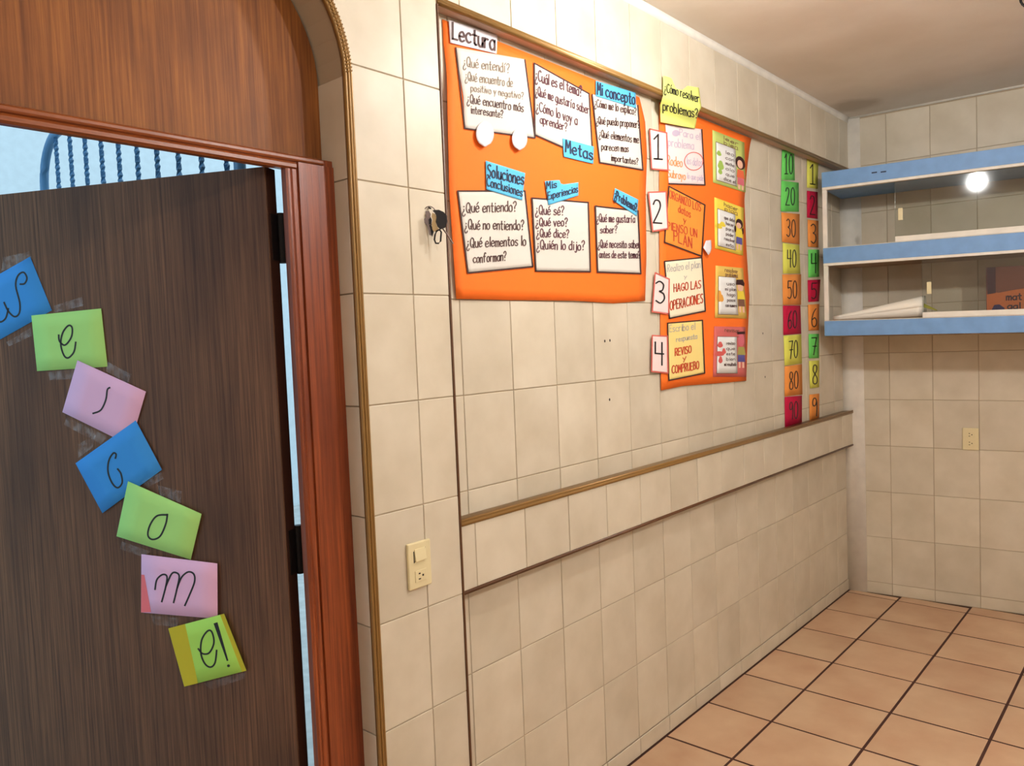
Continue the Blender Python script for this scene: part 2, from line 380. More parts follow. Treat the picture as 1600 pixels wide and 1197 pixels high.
# arch trim: ribbed bead around the doorway
prof = []
for i in range(3):
    c = .0036+i*.0074
    for k in range(6):
        t = math.pi-math.pi*k/5; prof.append((c+.0037*math.cos(t), -.0015-.0055*math.sin(t)*(1 if i != 1 else 1.25)))
prof += [(.022, .004), (0, .004)]
path = [((OX1, 0, z), (1, 0, 0), (0, 1, 0)) for z in (0.0, .5, 1.0, 1.5, ZSP)]
for i in range(1, 32):
    t = math.pi*i/32; x, z = arch(t); nx, nz = math.cos(t)/AA, math.sin(t)/AB; q = math.hypot(nx, nz)
    path.append(((x, 0, z), (nx/q, 0, nz/q), (0, 1, 0)))
path += [((OX0, 0, z), (-1, 0, 0), (0, 1, 0)) for z in (ZSP, 1.5, 1.0, .5, 0.0)]
at = trim('trim_1', MB().sweep(path, prof), M['gold'], 'gold ribbed tile trim around the arched doorway')
# rope notches on the curved part of the bead
rp = MB()
for i in range(1, 150):
    t = math.pi*i/150; x, z = arch(t, .011); nx, nz = math.cos(t)/AA, math.sin(t)/AB; q = math.hypot(nx, nz); nx /= q; nz /= q; tx, tz = -nz, nx
    c = np.array([x, -.0078, z]); a = np.array([nx*.009+tx*.003, 0, nz*.009+tz*.003]); b = np.array([tx*.0016, 0, tz*.0016])
    rp.add([c-a-b, c+a-b, c+a+b, c-a+b, c-a*.9+[0, -.002, 0], c+a*.9+[0, -.002, 0]], [(0, 1, 5, 4), (2, 3, 4, 5), (0, 4, 3), (1, 2, 5)])
rp.build('rope_notches', M['gold'], at)
def strip(name, x0, x1, yc, zc, pr, mat, label): return trim(name, MB().sweep([((x0, yc, zc), (0, 1, 0), (0, 0, 1)), ((x1, yc, zc), (0, 1, 0), (0, 0, 1))], pr), mat, label)
bead = [(.006, 0), (-.001, 0), (-.005, .004), (-.005, .008), (-.002, .0095), (-.005, .012), (-.005, .016), (-.001, .019), (.006, .019)]
strip('trim_2', XE, 3.60, 0, ZTOP, bead, M['gold'], 'long gold trim along the top edge of the recess')
strip('trim_3', XE, 3.60, 0, ZSILL-.010, [(DB, .0065), (DB, .0105), (.003, .0115), (-.004, .016), (-.006, .012), (-.003, .009), (-.006, .006), (-.005, 0), (-.001, -.003), (.005, -.003)], M['gold'], 'long gold trim along the recess sill')
strip('trim_4', XE, 3.60, 0, ZBAND-.005, [(DC, 0), (DC, .010), (-.001, .010), (-.003, .008), (-.003, .002), (0, 0)], M['brown_trim'], 'thin brown trim under the tile band')
trim('trim_5', MB().box(XE-.005, XE+.0005, -.003, DB, 0, ZTOP, .001), M['brown_trim'], 'thin brown edge trim between doorway pier and recess')
# painted strips where walls meet the ceiling and each other
wob = [(XE+(3.60-XE)*i/40) for i in range(41)]
mb = MB(); path = []
for x in [XN]+wob: path.append(((x, 0, ZCEIL), (0, 1, 0), (0, 0, 1)))
mb.sweep(path, [(.004, 0), (-.012, 0), (-.004, -.012), (-.003, -.027), (.004, -.027)])
trim('trim_6', mb, M['white_paint'], 'white painted strip between tiled wall and ceiling')
mb = MB(); a = [back_pt(s, o) for s, o in ((-.05, -.003), (-.05, .003), (-.01, .004), (.060, .003), (.062, -.003))]
mb.add([(p[0], p[1], z) for z in (0, ZCEIL) for p in a], [tuple(range(5)), tuple(range(9, 4, -1))]+[(i, (i+1) % 5, 5+(i+1) % 5, 5+i) for i in range(5)])
trim('trim_7', mb, M['white_paint'], 'white painted strip running down the room corner')
mb = MB(); path = []
for s in (0, 3.0):
    p = back_pt(s); n = np.array([-1, -BKS, 0])/math.hypot(1, BKS); path.append(((p[0], p[1], ZCEIL), n, (0, 0, 1)))
mb.sweep(path, [(-.004, 0), (.008, 0), (.003, -.009), (-.004, -.009)])
trim('trim_8', mb, M['white_paint'], 'thin pale strip between end wall and ceiling')

# ================================================================== DOORWAY
door = tag(empty('door_1', (0, 0, 0)), kind='structure', label='arched wooden door frame with its dark door standing open')
YP, YT = .053, .095
def post(x0, x1, sgn):
    m = MB()
    # x0 is the opening side; beads on the opening side, flat face, rebate behind
    pr = [(0, .020), (0, .003), (.004, 0), (.009, 0), (.012, .003), (.015, 0), (.024, 0), (.0265, .006), (.0265, .020)]
    m.sweep([((x0, YP, 0), (sgn, 0, 0), (0, 1, 0)), ((x0, YP, 1.8408), (sgn, 0, 0), (0, 1, 0))], pr)
    p = m.build('jamb_post', M['post_wood'], door)
    pr = [(.0267, .0062), (.030, .006), (.031, 0), (.122, 0), (.122, .085), (.047, .085), (.047, .0202), (.0267, .0202)]
    MB().sweep([((x0, YP, 0), (sgn, 0, 0), (0, 1, 0)), ((x0, YP, 1.8575), (sgn, 0, 0), (0, 1, 0))], pr).build('jamb_face', M['post_wood'], p)
post(.166, .288, 1); post(OX0+.122, OX0, -1)
def xs_(m, a, b, pr): m.sweep([((a, YP, 0), (0, 1, 0), (0, 0, 1)), ((b, YP, 0), (0, 1, 0), (0, 0, 1))], pr)
m = MB()
xs_(m, OX0+.098, .1922, [(.006, 1.841), (0, 1.845), (0, 1.852), (.004, 1.856), (.006, 1.8578), (.022, 1.8578), (.022, 1.841)])
rail = m.build('transom_rail', M['rail_wood'], door)
m = MB(); xs_(m, OX0+.028, .262, [(.006, 1.858), (.002, 1.860), (0, 1.863), (0, 1.868), (.003, 1.871), (.014, 1.8755), (.085, 1.8755), (.085, 1.858)])
m.build('upper_bead', M['rail_wood'], rail)
m = MB(); xs_(m, .2622, .2878, [(.004, 1.858), (.004, 1.872), (.08, 1.8745), (.08, 1.858)])
m.build('rail_end_block', M['post_wood'], rail)
pts = [(OX1, 1.8745), ]+[arch(math.pi*i/40) for i in range(41)]+[(OX0, 1.8745)]
n = len(pts)
mk('tympanum_panel', [(x, y, z) for y in (YT, YT+.03) for x, z in pts], [tuple(range(n)), tuple(range(2*n-1, n-1, -1))]+[(i, (i+1) % n, n+(i+1) % n, n+i) for i in range(n)], M['panel_wood'], door)
# the leaf, hinged on the outer side of the right post
TH = math.radians(62.6); C1 = np.array([.1437, .1002]); U = np.array([-math.cos(TH), math.sin(TH)]); NI = np.array([-math.sin(TH), -math.cos(TH)])
LW, LT, LZ0, LZ1 = .86, .04, .012, 1.849
leaf = MB().box(0, LW, 0, LT, LZ0, LZ1, .0015).build('door_leaf', M['door_wood'], door)
leaf.location = (C1[0], C1[1], 0)
for v in leaf.data.vertices:                          # turn the leaf about its hinge line
    a, b, c = v.co; q = U*a-NI*b; v.co = (q[0], q[1], c)
e = MB().box(-.0012, .0, .002, LT-.002, LZ0, LZ1)
ev = [(*(U*a-NI*b), c) for a, b, c in e.v]; mk('edge_band', ev, e.f, M['door_edge'], leaf)
for zc in (1.700, 1.002, .30):
    h = MB(); q = -NI*(LT+.004)-U*.006
    h.tube([(q[0], q[1], zc-.055), (q[0], q[1], zc-.02), (q[0], q[1], zc+.02), (q[0], q[1], zc+.055)], .0085, 10)
    b = MB().box(-.004, .045, LT-.001, LT+.002, zc-.05, zc+.05); h.add([(*(U*a-NI*bb), c) for a, bb, c in b.v], b.f)
    b = MB().box(-.003, -.0008, .010, LT+.002, zc-.05, zc+.05); h.add([(*(U*a-NI*bb), c) for a, bb, c in b.v], b.f)
    h.build('hinge', M['black_metal'], leaf)

# ================================================================== OUTSIDE
tag(MB().box(-9, 9, YO, 9, -.16, -.02).build('ground', M['concrete']), kind='structure', label='concrete courtyard ground outside the door')
tag(MB().box(-9, 9, 5.0, 5.2, -.1, 4.2).build('wall_courtyard', M['courtyard']), kind='structure', label='white courtyard wall beyond the open door')
GX = .235
gate = tag(empty('iron_gate', (GX, .3, 0)), 'blue wrought iron gate of twisted bars standing open outside the door', 'gate')
yA, yB_, zt, rc = .36, 1.70, 2.235, .17
fr = [(0, yA-.3, .08), (0, yA-.3, zt), ]
pts = [(0, yA-.3, .08), (0, yA-.3, 1.2), (0, yA-.3, zt-.02), (0, yA-.28, zt)]+[(0, yA-.3+.3*k/3+.1, zt) for k in range(1, 4)]+[(0, yB_-rc-.3, zt)]
pts += [(0, yB_-.3-rc+rc*math.sin(a), zt-rc+rc*math.cos(a)) for a in [math.pi/2*i/10 for i in range(1, 11)]]+[(0, yB_-.3, 1.2), (0, yB_-.3, .08)]
MB().tube(pts, .015, 8).build('frame', M['blue_iron'], gate, True)
MB().tube([(0, yA-.3, .1), (0, yB_-.3, .1)], .012, 8).build('bottom_rail', M['blue_iron'], gate, True)
sp = .1265
for i in range(11):
    y = 1.56-sp*i
    if y < .40: continue
    z1 = zt if y < yB_-rc else zt-rc+math.sqrt(max(0, rc*rc-(y-(yB_-rc))**2))
    path = []; nseg = 130
    for k in range(nseg+1):
        z = .1+(z1-.1)*k/nseg; t = z*math.pi/2/.022
        path.append(((0, y-.3, z), (math.cos(t), math.sin(t), 0), (-math.sin(t), math.cos(t), 0)))
    q = .0058
    MB().sweep(path, [(-q, -q), (q, -q), (q, q), (-q, q)]).build('twisted_bar', M['blue_iron'], gate)

# ================================================================== LAMPS
def bulb_mat(power, r):
    m, t, b = nt('bulb_glow'); out = t.nodes['Material Output']; e = N(t, 'ShaderNodeEmission')
    e.inputs['Color'].default_value = (*BULB_COL, 1); e.inputs['Strength'].default_value = power/(4*math.pi*math.pi*r*r)
    t.links.new(e.outputs[0], out.inputs['Surface']); return m
for (loc, pw), lab in zip(BULBS, ('bare bulb ceiling lamp hanging close to the tiled poster wall', 'bare bulb ceiling lamp hanging far from the tiled poster wall', 'bare bulb ceiling lamp opposite the arched doorway')):
    lamp = tag(empty('ceiling_lamp', (loc[0], loc[1], ZCEIL)), lab, 'lamp', 'bare bulb ceiling lamps')
    MB().lathe([(0, 0), (.055, 0), (.055, -.012), (.03, -.024), (0, -.024)], (0, 0, 0), 20).build('base', M['white_paint'], lamp, True)
    MB().lathe([(0, -.024), (.02, -.024), (.022, -.07), (.017, -.102), (0, -.102)], (0, 0, 0), 16).build('socket', M['white_paint'], lamp, True)
    R = .038; pr = [(.012, -.100)]+[(R*math.cos(a), loc[2]-ZCEIL+R*math.sin(a)) for a in [math.pi/2*.78-i*(math.pi/2*1.78)/12 for i in range(13)]]
    MB().lathe(pr, (0, 0, 0), 20).build('bulb', bulb_mat(pw, R), lamp, True)

# ================================================================== WRITING
GL = {
'a': "5,5 3,6 1,5 0,3 1,0.5 3,0 5,2|/5,6 5,0", 'b': "/0,10 0,0|0,4 2,6 4,5 5,3 4,0.5 2,0 0,1", 'c': "5,5 3,6 1,5 0,3 1,1 3,0 5,1",
'd': "5,5 3,6 1,5 0,3 1,0.5 3,0 5,2|/5,10 5,0", 'e': "0,3 5,3.4 4,5.6 2.5,6 0.8,5 0,3 1,0.6 3,0 5,1", 'f': "5,9 3.5,10 2,8.5 2,0|/0,6 4,6",
'g': "5,5 3,6 1,5 0,3 1,0.5 3,0 5,2|5,6 5,-1 3.5,-3 1,-2.5", 'h': "/0,10 0,0|0,4 2,6 4,5 4.4,0", 'i': "/1,6 1,0|/1,8 1,8.6", 'j': "3,6 3,-1.5 1.5,-3 0,-2|/3,8 3,8.6",
'l': "/1,10 1,0", 'm': "/0,6 0,0|0,4 1.5,6 3,5 3,0|3,4 4.5,6 6,5 6,0", 'n': "/0,6 0,0|0,4 2,6 4,5 4,0", 'o': "2.5,6 0.6,5 0,3 0.8,0.6 2.5,0 4.4,0.8 5,3 4.4,5.2 2.5,6",
'p': "/0,6 0,-3|0,4.5 2,6 4,5.2 5,3 4,0.6 2,0 0,1.2", 'q': "5,5 3,6 1,5 0,3 1,0.5 3,0 5,2|/5,6 5,-3", 'r': "/0,6 0,0|0,4 1.5,5.8 3.5,5.5",
's': "4.4,5.2 2.5,6 0.6,5 1,3.6 3.6,2.6 4.4,1.2 2.5,0 0,0.8", 't': "/2,9 2,1 3,0 4,0.2|/0,6 4,6", 'u': "0,6 0,2 1.5,0 3.5,0.5 4.4,2.5|/4.5,6 4.5,0",
'v': "/0,6 2.2,0 4.4,6", 'x': "/0,6 4,0|/4,6 0,0", 'y': "/0,6 2.4,1|/4.6,6 1,-3", 'z': "/0,6 4,6 0,0 4,0",
'L': "/0,10 0,0 5,0", 'M': "/0,0 0.6,10 3,4 5.4,10 6,0", 'S': "5,9 3,10 0.6,8.6 1,6.4 4.4,4.2 5,2 3,0 0,1.2", 'C': "6,8.6 4,10 1.4,8.6 0,5 1.2,1.4 4,0 6,1.4",
'E': "/5,10 0,10 0,0 5,0|/0,5.2 4,5.2", 'P': "/0,0 0,10|0,10 3.5,10 5,7.6 3.5,5.2 0,5", 'Q': "3,10 0.8,8.4 0,5 0.8,1.6 3,0 5.4,1.6 6,5 5.4,8.4 3,10|/3.6,3 6.4,-0.6",
'R': "/0,0 0,10|0,10 3.5,10 5,7.6 3.5,5.2 0,5|/2,5 5.2,0", 'O': "3,10 0.8,8.4 0,5 0.8,1.6 3,0 5.4,1.6 6,5 5.4,8.4 3,10", 'G': "6,8.6 4,10 1.4,8.6 0,5 1.2,1.4 4,0 6,1.6 6,4.4|/6,4.4 3.6,4.4",
'A': "/0,0 2.8,10 5.6,0|/1,3.6 4.6,3.6", 'N': "/0,0 0,10 5,0 5,10", 'I': "/1,0 1,10", 'Z': "/0,10 5,10 0,0 5,0", 'H': "/0,0 0,10|/5,0 5,10|/0,5 5,5",
'B': "/0,0 0,10|0,10 3.6,9.6 4.2,7.4 3,5.4 0,5.2|0,5.2 4,4.8 5,2.4 3.6,0.2 0,0", 'U': "0,10 0,3 1.4,0.4 3.6,0.4 5,3 5,10", 'V': "/0,10 2.6,0 5.2,10", 'Y': "/0,10 2.6,5 5.2,10|/2.6,5 2.6,0",
'0': "2.4,10 0.6,8.4 0,5 0.6,1.6 2.4,0 4.2,1.6 4.8,5 4.2,8.4 2.4,10", '1': "/0,8 2,10 2,0 0,0 4,0", '2': "0,8 1.2,9.8 3.4,9.6 4.2,7.6 3,4.6 0,0|/0,0 5,0",
'3': "0,9 2,10 4,8.6 3.4,6 1.8,5.4 4,4.4 4.4,2 2.4,0 0,1", '4': "/0,10 0,5 5,5 4,5 4,10 4,0", '5': "5,10 2.8,10 0.6,10 0.4,8 0.4,6 3,6.4 4.8,4.4 4.4,1.4 2.4,0 0,0.8",
'6': "4,10 1.6,7.6 0.2,4 0.6,1 2.4,0 4.2,1.2 4.4,3.4 2.8,5 0.8,4", '7': "/0,10 5,10 3.4,5 1,5 5,5 3.4,5 2,0", '8': "2.4,5.2 0.6,7 0.8,9.2 2.4,10 4,9 4,7 2.4,5.2 0.4,3 0.6,0.8 2.4,0 4.4,0.8 4.4,3 2.4,5.2",
'9': "4.2,8 3,9.8 1,9.6 0.2,7.6 1,5.8 3,6 4.2,8 4.4,4 4,0", '?': "0,8 1,9.7 3,10 4.4,8.4 4,6.6 2,4.8 2,3|/2,0.7 2,0", '!': "/1,10 1,3|/1,0.7 1,0",
}
def parse(s):
    out = []
    for st in s.split('|'):
        sh = st.startswith('/'); out.append((sh, [tuple(map(float, p.split(','))) for p in st.lstrip('/').split()]))
    return out
FONT = {k: parse(v) for k, v in GL.items()}
FONT['\u00bf'] = [(sh, [(4.4-x, 6.4-y) for x, y in p]) for sh, p in FONT['?']]
for a, b in zip('\u00e9\u00e1\u00f3', 'eao'): FONT[a] = FONT[b]+[(True, [(2, 7.4), (4, 9.4)])]
FONT['\u00ed'] = [(True, [(1, 6), (1, 0)]), (True, [(1, 7.4), (3, 9.4)])]
def smooth_pts(p, k=4):
    if len(p) < 3: return p
    out = []; closed = p[0] == p[-1]
    for i in range(len(p)-1):
        a = p[i-1] if i > 0 else (p[-2] if closed else p[0]); b = p[i]; c = p[i+1]; d = p[i+2] if i+2 < len(p) else (p[1] if closed else p[-1])
        for j in range(k):
            t = j/k
            out.append(tuple(.5*(2*b[q]+(c[q]-a[q])*t+(2*a[q]-5*b[q]+4*c[q]-d[q])*t*t+(3*b[q]-a[q]-3*c[q]+d[q])*t**3) for q in (0, 1)))
    return out+[p[-1]]
def ribbon(mb, pts, w, hit, layer):
    """pts are photo pixels on the sheet; hit turns each into the point of the sheet behind it"""
    P = [np.array(p, float) for p in pts]
    if len(P) < 2: return
    d0 = P[0]-P[1]; d1 = P[-1]-P[-2]
    P[0] = P[0]+d0/(np.linalg.norm(d0)+1e-9)*w*.35; P[-1] = P[-1]+d1/(np.linalg.norm(d1)+1e-9)*w*.35
    Lf, Rt = [], []
    ww = w if callable(w) else None
    for i, p in enumerate(P):
        t = P[min(i+1, len(P)-1)]-P[max(i-1, 0)]; t = t/(np.linalg.norm(t)+1e-9); n = np.array([-t[1], t[0]])*w/2
        Lf.append(hit(*(p+n), layer)); Rt.append(hit(*(p-n), layer))
    n = len(P); mb.add(Lf+Rt, [(i, i+1, n+i+1, n+i) for i in range(n-1)])
def layout(text):
    x = 0; out = []
    for ch in text:
        if ch == ' ': x += 4; continue
        g = FONT[ch]; xs_ = [p[0] for _, st in g for p in st]; w = max(xs_)-min(0, min(xs_))
        out.append((x, g)); x += w+2.0
    return out, max(x-2.0, 1)
def write(mb, text, s, e, h, w, hit, layer, jit=.25, k=3, lean=0.0):
    gl, tot = layout(text); s = np.array(s, float); e = np.array(e, float); up = np.array([lean, -h/10.0])
    u = (e-s)/tot
    for x, g in gl:
        dy = random.uniform(-jit, jit)*1.3; sc = 1+random.uniform(-jit, jit)*.15
        for sh, st in g:
            pts = [s+u*(x+a)+up*(b*sc+dy) for a, b in (st if sh else smooth_pts(st, k))]
            if not sh: ribbon(mb, pts, w, hit, layer); continue
            for p, q in zip(pts[:-1], pts[1:]): ribbon(mb, [p, (p+q)/2, q], w, hit, layer)
# ---- sheets built as Coons patches over photo pixels
def polyat(pl, t):
    pl = [np.array(p, float) for p in pl]
    if len(pl) == 2: return pl[0]*(1-t)+pl[1]*t
    d = [0]
    for a, b in zip(pl[:-1], pl[1:]): d.append(d[-1]+np.linalg.norm(b-a))
    q = t*d[-1]
    for i in range(len(pl)-1):
        if q <= d[i+1]+1e-9: f = (q-d[i])/(d[i+1]-d[i]+1e-9); return pl[i]*(1-f)+pl[i+1]*f
    return pl[-1]
def sheet(name, TL, TR, BR, BL, hit, layer, mat, parent=None, nu=8, nv=8, top=(), right=(), bottom=(), left=(), thick=.0005):
    T = [TL, *top, TR]; B = [BL, *bottom, BR]; Lp = [TL, *left, BL]; R = [TR, *right, BR]
    tl, tr, br, bl = [np.array(p, float) for p in (TL, TR, BR, BL)]
    v = []
    for j in range(nv+1):
        for i in range(nu+1):
            a, b = i/nu, j/nv
            p = (1-b)*polyat(T, a)+b*polyat(B, a)+(1-a)*polyat(Lp, b)+a*polyat(R, b)-((1-a)*(1-b)*tl+a*(1-b)*tr+a*b*br+(1-a)*b*bl)
            v.append(hit(p[0], p[1], layer))
    f = [(j*(nu+1)+i, j*(nu+1)+i+1, (j+1)*(nu+1)+i+1, (j+1)*(nu+1)+i) for j in range(nv) for i in range(nu)]
    o = mk(name, v, f, mat, parent, True)
    md = o.modifiers.new('thickness', 'SOLIDIFY'); md.thickness = thick; md.offset = 0
    return o
def flat(name, pts, hit, layer, mat, parent):
    return mk(name, [hit(x, y, layer) for x, y in pts], [tuple(range(len(pts)))], mat, parent)
def ell(cx, cy, rx, ry, n=16, a0=0, a1=360): return [(cx+rx*math.cos(math.radians(a0+(a1-a0)*i/n)), cy+ry*math.sin(math.radians(a0+(a1-a0)*i/n))) for i in range(n)]
def wall_surface(y0, bulge):
    def hit(px, py, layer=0):
        y = y0
        for _ in range(3):
            p = hit_plane(px, py, (0, y, 0), (0, 1, 0)); y = y0-bulge(p[0], p[2])-layer*.0011
        return hit_plane(px, py, (0, y, 0), (0, 1, 0))
    return hit
def border(parent, hit, layer, corners, w, mat, sides='TRBL', inset=.6):
    mb = MB(); c = [np.array(p, float) for p in corners]; m = sum(c)/4
    c = [p+(m-p)/np.linalg.norm(m-p)*inset for p in c]
    for k, s in enumerate('TRBL'):
        if s in sides: ribbon(mb, [c[k]*(1-t)+c[(k+1) % 4]*t for t in [i/6 for i in range(7)]], w, hit, layer)
    if mb.v: mb.build('border_line', mat, parent)
def lettering(parent, hit, layer, lines, mat, name='lettering', label=None):
    for ln in lines:
        mb = MB(); write(mb, ln[0], ln[1], ln[2], ln[3], ln[4], hit, layer, *(ln[5:] or ()))
        o = mb.build(name, mat, parent)
        if label: o['label'] = label

# ================================================================== POSTER 1 (reading chart)
def bulge1(x, z):
    b = .004+.003*math.sin(9*x+2*z)+.002*math.sin(17*z-4*x)
    b += .018*math.exp(-((x-.60)/.07)**2)*math.exp(-((z-1.98)/.16)**2)
    b += .004*math.sin(14*z+6*x)*math.exp(-((z-1.60)/.10)**2)
    return max(b, .0015)
h1 = wall_surface(DB-.001, bulge1)
q0 = h1(860, 468, 0)
P1 = tag(empty('reading_poster', (0, 0, 0)), 'large orange paper poster headed Lectura with six question sheets', 'poster')
sheet('backing_paper', (691, 30), (999, 152), (1008, 470), (713, 467), h1, 0, M['p_orange'], P1, 24, 24, left=((693, 70), (698, 110), (699, 160), (702, 300)), right=((1008, 190), (1011, 240), (1009, 300), (1010, 400)), bottom=((800, 469), (900, 470), (960, 474)))
Wt = 1.5
def card(name, corners, mat, lines, ink, bsides='', lay=2, hit=h1, par=P1, bmat='border', bw=2.0, nu=16, label=None, **kw):
    o = sheet(name, *corners, hit, lay, M[mat], par, nu, nu, **kw)
    if label: o['label'] = label
    if bsides: border(o, hit, lay+.9, corners, bw, M[bmat], bsides)
    if lines: lettering(o, hit, lay+1.25, lines, M[ink])
    return o
a = card('question_sheet', ((712, 74), (820.6, 92.7), (836.6, 216), (726, 201)), 'p_white', [('\u00bfQu\u00e9 entend\u00ed?', (724, 103), (796, 114), 15, 1.3), ('\u00bfQu\u00e9 encuentro de', (727, 125), (801, 136), 14, 1.2), ('positivo y negativo?', (736, 142), (818, 155), 11, 1.1)], 'ink_faint', 'RBL', left=((717, 110), (724, 150)))
lettering(a, h1, 3.25, [('\u00bfQu\u00e9 encuentro m\u00e1s', (730, 160), (818, 175), 14, 1.4), ('interesante?', (736, 177), (786, 184), 12, 1.4)], M['ink_brown'])
card('question_sheet', ((834.5, 98), (921, 146), (927, 251), (835.5, 211)), 'p_white', [('\u00bfCu\u00e1l es el tema?', (836.5, 125), (909, 151), 16.5, 1.7), ('\u00bfQu\u00e9 me gustar\u00eda saber', (837, 148), (920, 178), 14, 1.4), ('\u00bfC\u00f3mo lo voy a', (838, 172), (902, 195), 15, 1.5), ('aprender?', (844, 192), (886, 205), 13, 1.5)], 'ink_purple', 'TRBL')
card('question_sheet', ((925, 147), (997, 164), (1005, 266), (937, 254.5)), 'p_white', [('\u00bfC\u00f3mo me lo explico?', (929, 166), (994, 180), 12, 1.3), ('\u00bfQu\u00e9 puedo proponer?', (932, 193), (999, 200), 12, 1.3), ('\u00bfQu\u00e9 elementos me', (936, 214), (998, 224), 12, 1.3), ('parecen mas', (940, 234), (982, 237.5), 11, 1.3), ('importantes?', (955, 251), (997, 257.5), 10, 1.3)], 'ink_brown', 'RBL')
card('question_sheet', ((715, 298), (820.6, 298), (833, 417), (731, 427)), 'p_white', [('\u00bfQu\u00e9 entiendo?', (722.6, 332), (806.8, 330), 16, 1.6), ('\u00bfQu\u00e9 no entiendo?', (726.4, 358), (818.5, 359), 15, 1.6), ('\u00bfQu\u00e9 elementos lo', (729.4, 386.6), (821.7, 383.4), 15, 1.6), ('conforman?', (739.6, 411), (790.8, 407), 14, 1.6)], 'ink_brown', 'TRBL', bw=2.4)
card('question_sheet', ((831, 309), (919.7, 316), (923, 425), (837, 424)), 'p_white', [('\u00bfQu\u00e9 s\u00e9?', (837, 334.4), (881, 336), 14, 1.6), ('\u00bfQu\u00e9 veo?', (837.6, 352.5), (886.6, 353.6), 13, 1.6), ('\u00bfQu\u00e9 dice?', (838.7, 369.5), (888.8, 371.7), 13, 1.6), ('\u00bfQui\u00e9n lo dijo?', (838.7, 388.7), (913.3, 390.8), 14, 1.6)], 'ink_purple', 'TRBL', bw=2.4)
card('question_sheet', ((930, 321.6), (997.4, 329), (1001.7, 428), (933.5, 425.6)), 'p_white', [('\u00bfQu\u00e9 me gustar\u00eda', (932.5, 346), (992, 348), 12, 1.4), ('saber?', (938, 364), (964, 364), 11, 1.4), ('\u00bfQu\u00e9 necesito saber', (934.6, 386.6), (999.6, 387.6), 12, 1.4), ('antes de este tema?', (936.3, 402.6), (999.6, 403.6), 11, 1.4)], 'ink_purple', 'TRBL', bw=2.4)
card('heading_strip', ((701, 31), (777, 55), (776, 84), (703.5, 67)), 'p_title', [('Lectura', (707.5, 60), (773, 79), 25, 3.1)], 'ink_brown', lay=4, label='white heading strip reading Lectura')
card('heading_strip', ((931, 126), (993, 145), (994, 169), (931, 150)), 'p_blue', [('Mi concepto', (933.5, 147), (992, 164), 18, 2.2)], 'ink_navy', lay=4, label='blue heading strip reading Mi concepto')
card('heading_strip', ((879, 216), (928, 229), (927, 256), (881, 245)), 'p_blue', [('Metas', (884, 237), (926, 250), 18, 2.3)], 'ink_navy', lay=4, label='blue heading strip reading Metas')
card('heading_strip', ((759, 251), (820.6, 270.5), (816, 313), (760, 296)), 'p_blue', [('Soluciones', (762, 275), (818.5, 289), 19, 2.2), ('Conclusiones', (761, 290), (816, 307), 14, 1.7)], 'ink_navy', lay=4, label='blue heading strip reading Soluciones Conclusiones')
card('heading_strip', ((851.5, 283), (903.7, 285), (903.7, 305.6), (857, 320.5)), 'p_blue', [('Mis', (854, 295), (869.6, 293), 11, 1.8), ('Experiencias', (856, 312), (902.6, 300), 11, 1.6)], 'ink_navy', lay=4, top=((874, 281), (877, 288.6)), nu=10, label='blue heading strip reading Mis Experiencias')
card('heading_strip', ((961, 294), (997.4, 312), (995, 337.6), (958, 313)), 'p_blue', [('\u00bfProblema?', (960, 310), (995, 331), 13, 1.8)], 'ink_navy', lay=4, label='blue heading strip reading Problema')
for (cx, cy, rx, ry) in ((757.8, 209, 14, 20), (812, 217, 12, 17.5)):      # curled white paper tabs hanging off the first sheet
    v = []; f = []
    for j in range(9):
        for i in range(9):
            a = (i/8-.5)*2; b = (j/8-.5)*2; w = math.sqrt(max(.02, 1-b*b)); v.append(h1(cx+a*w*rx, cy+b*ry, 5+9*(b+1)*.5*(1-.4*a*a)))
    f = [(j*9+i, j*9+i+1, (j+1)*9+i+1, (j+1)*9+i) for j in range(8) for i in range(8)]
    o = mk('curled_tab', v, f, M['p_title'], P1, True); md = o.modifiers.new('thickness', 'SOLIDIFY'); md.thickness = .0005

# ================================================================== POSTER 2 (problem solving chart)
def bulge2(x, z): return max(.0015, .004+.002*math.sin(7*x+3*z)+.0015*math.sin(9*z-5*x))
_h2 = wall_surface(DB-.001, bulge2)
def h2(px, py, layer=0):
    p = _h2(px, py, layer); p[2] = min(p[2], ZTOP-.002+.0); return p
P2 = tag(empty('problem_poster', (0, 0, 0)), 'narrow tall orange poster with four numbered steps and four small worksheets', 'poster')
sheet('backing_paper', (1030, 158), (1174, 211), (1166, 595), (1033, 610), h2, 0, M['p_orange'], P2, 12, 26, left=((1030, 300), (1031, 450)), right=((1168, 256), (1163, 310), (1166, 384), (1171, 463), (1168, 530)), bottom=((1054, 606), (1062, 603.5), (1120, 599)))
def c2(*a, **k): return card(*a, hit=h2, par=P2, **k)
s = c2('step_sheet', ((1039.7, 194), (1097, 202), (1102, 289.6), (1045, 287.5)), 'p_pink', [('Para el', (1062, 212), (1094, 219), 11, 1.1), ('problema', (1044, 228), (1084, 234), 13, 1.1)], 'ink_lilac', 'RB')
lettering(s, h2, 2.95, [('Rodeo', (1043, 257), (1066, 261), 14, 1.4), ('Subrayo', (1044, 277), (1071, 281), 12, 1.4)], M['ink_orange'])
lettering(s, h2, 2.95, [('los datos', (1073, 256), (1097, 260), 12, .9), ('lo que pide', (1074, 279), (1099, 283), 9, .9)], M['ink_lilac'])
mb = MB(); ribbon(mb, ell(1084, 252, 14.5, 14, 24)+[ell(1084, 252, 14.5, 14, 24)[0]], 1.3, h2, 2.95); mb.build('drawn_ring', M['border_red'], s)
flat('drawn_patch', ell(1056, 208, 6, 5), h2, 2.9, M['ink_lilac'], s)
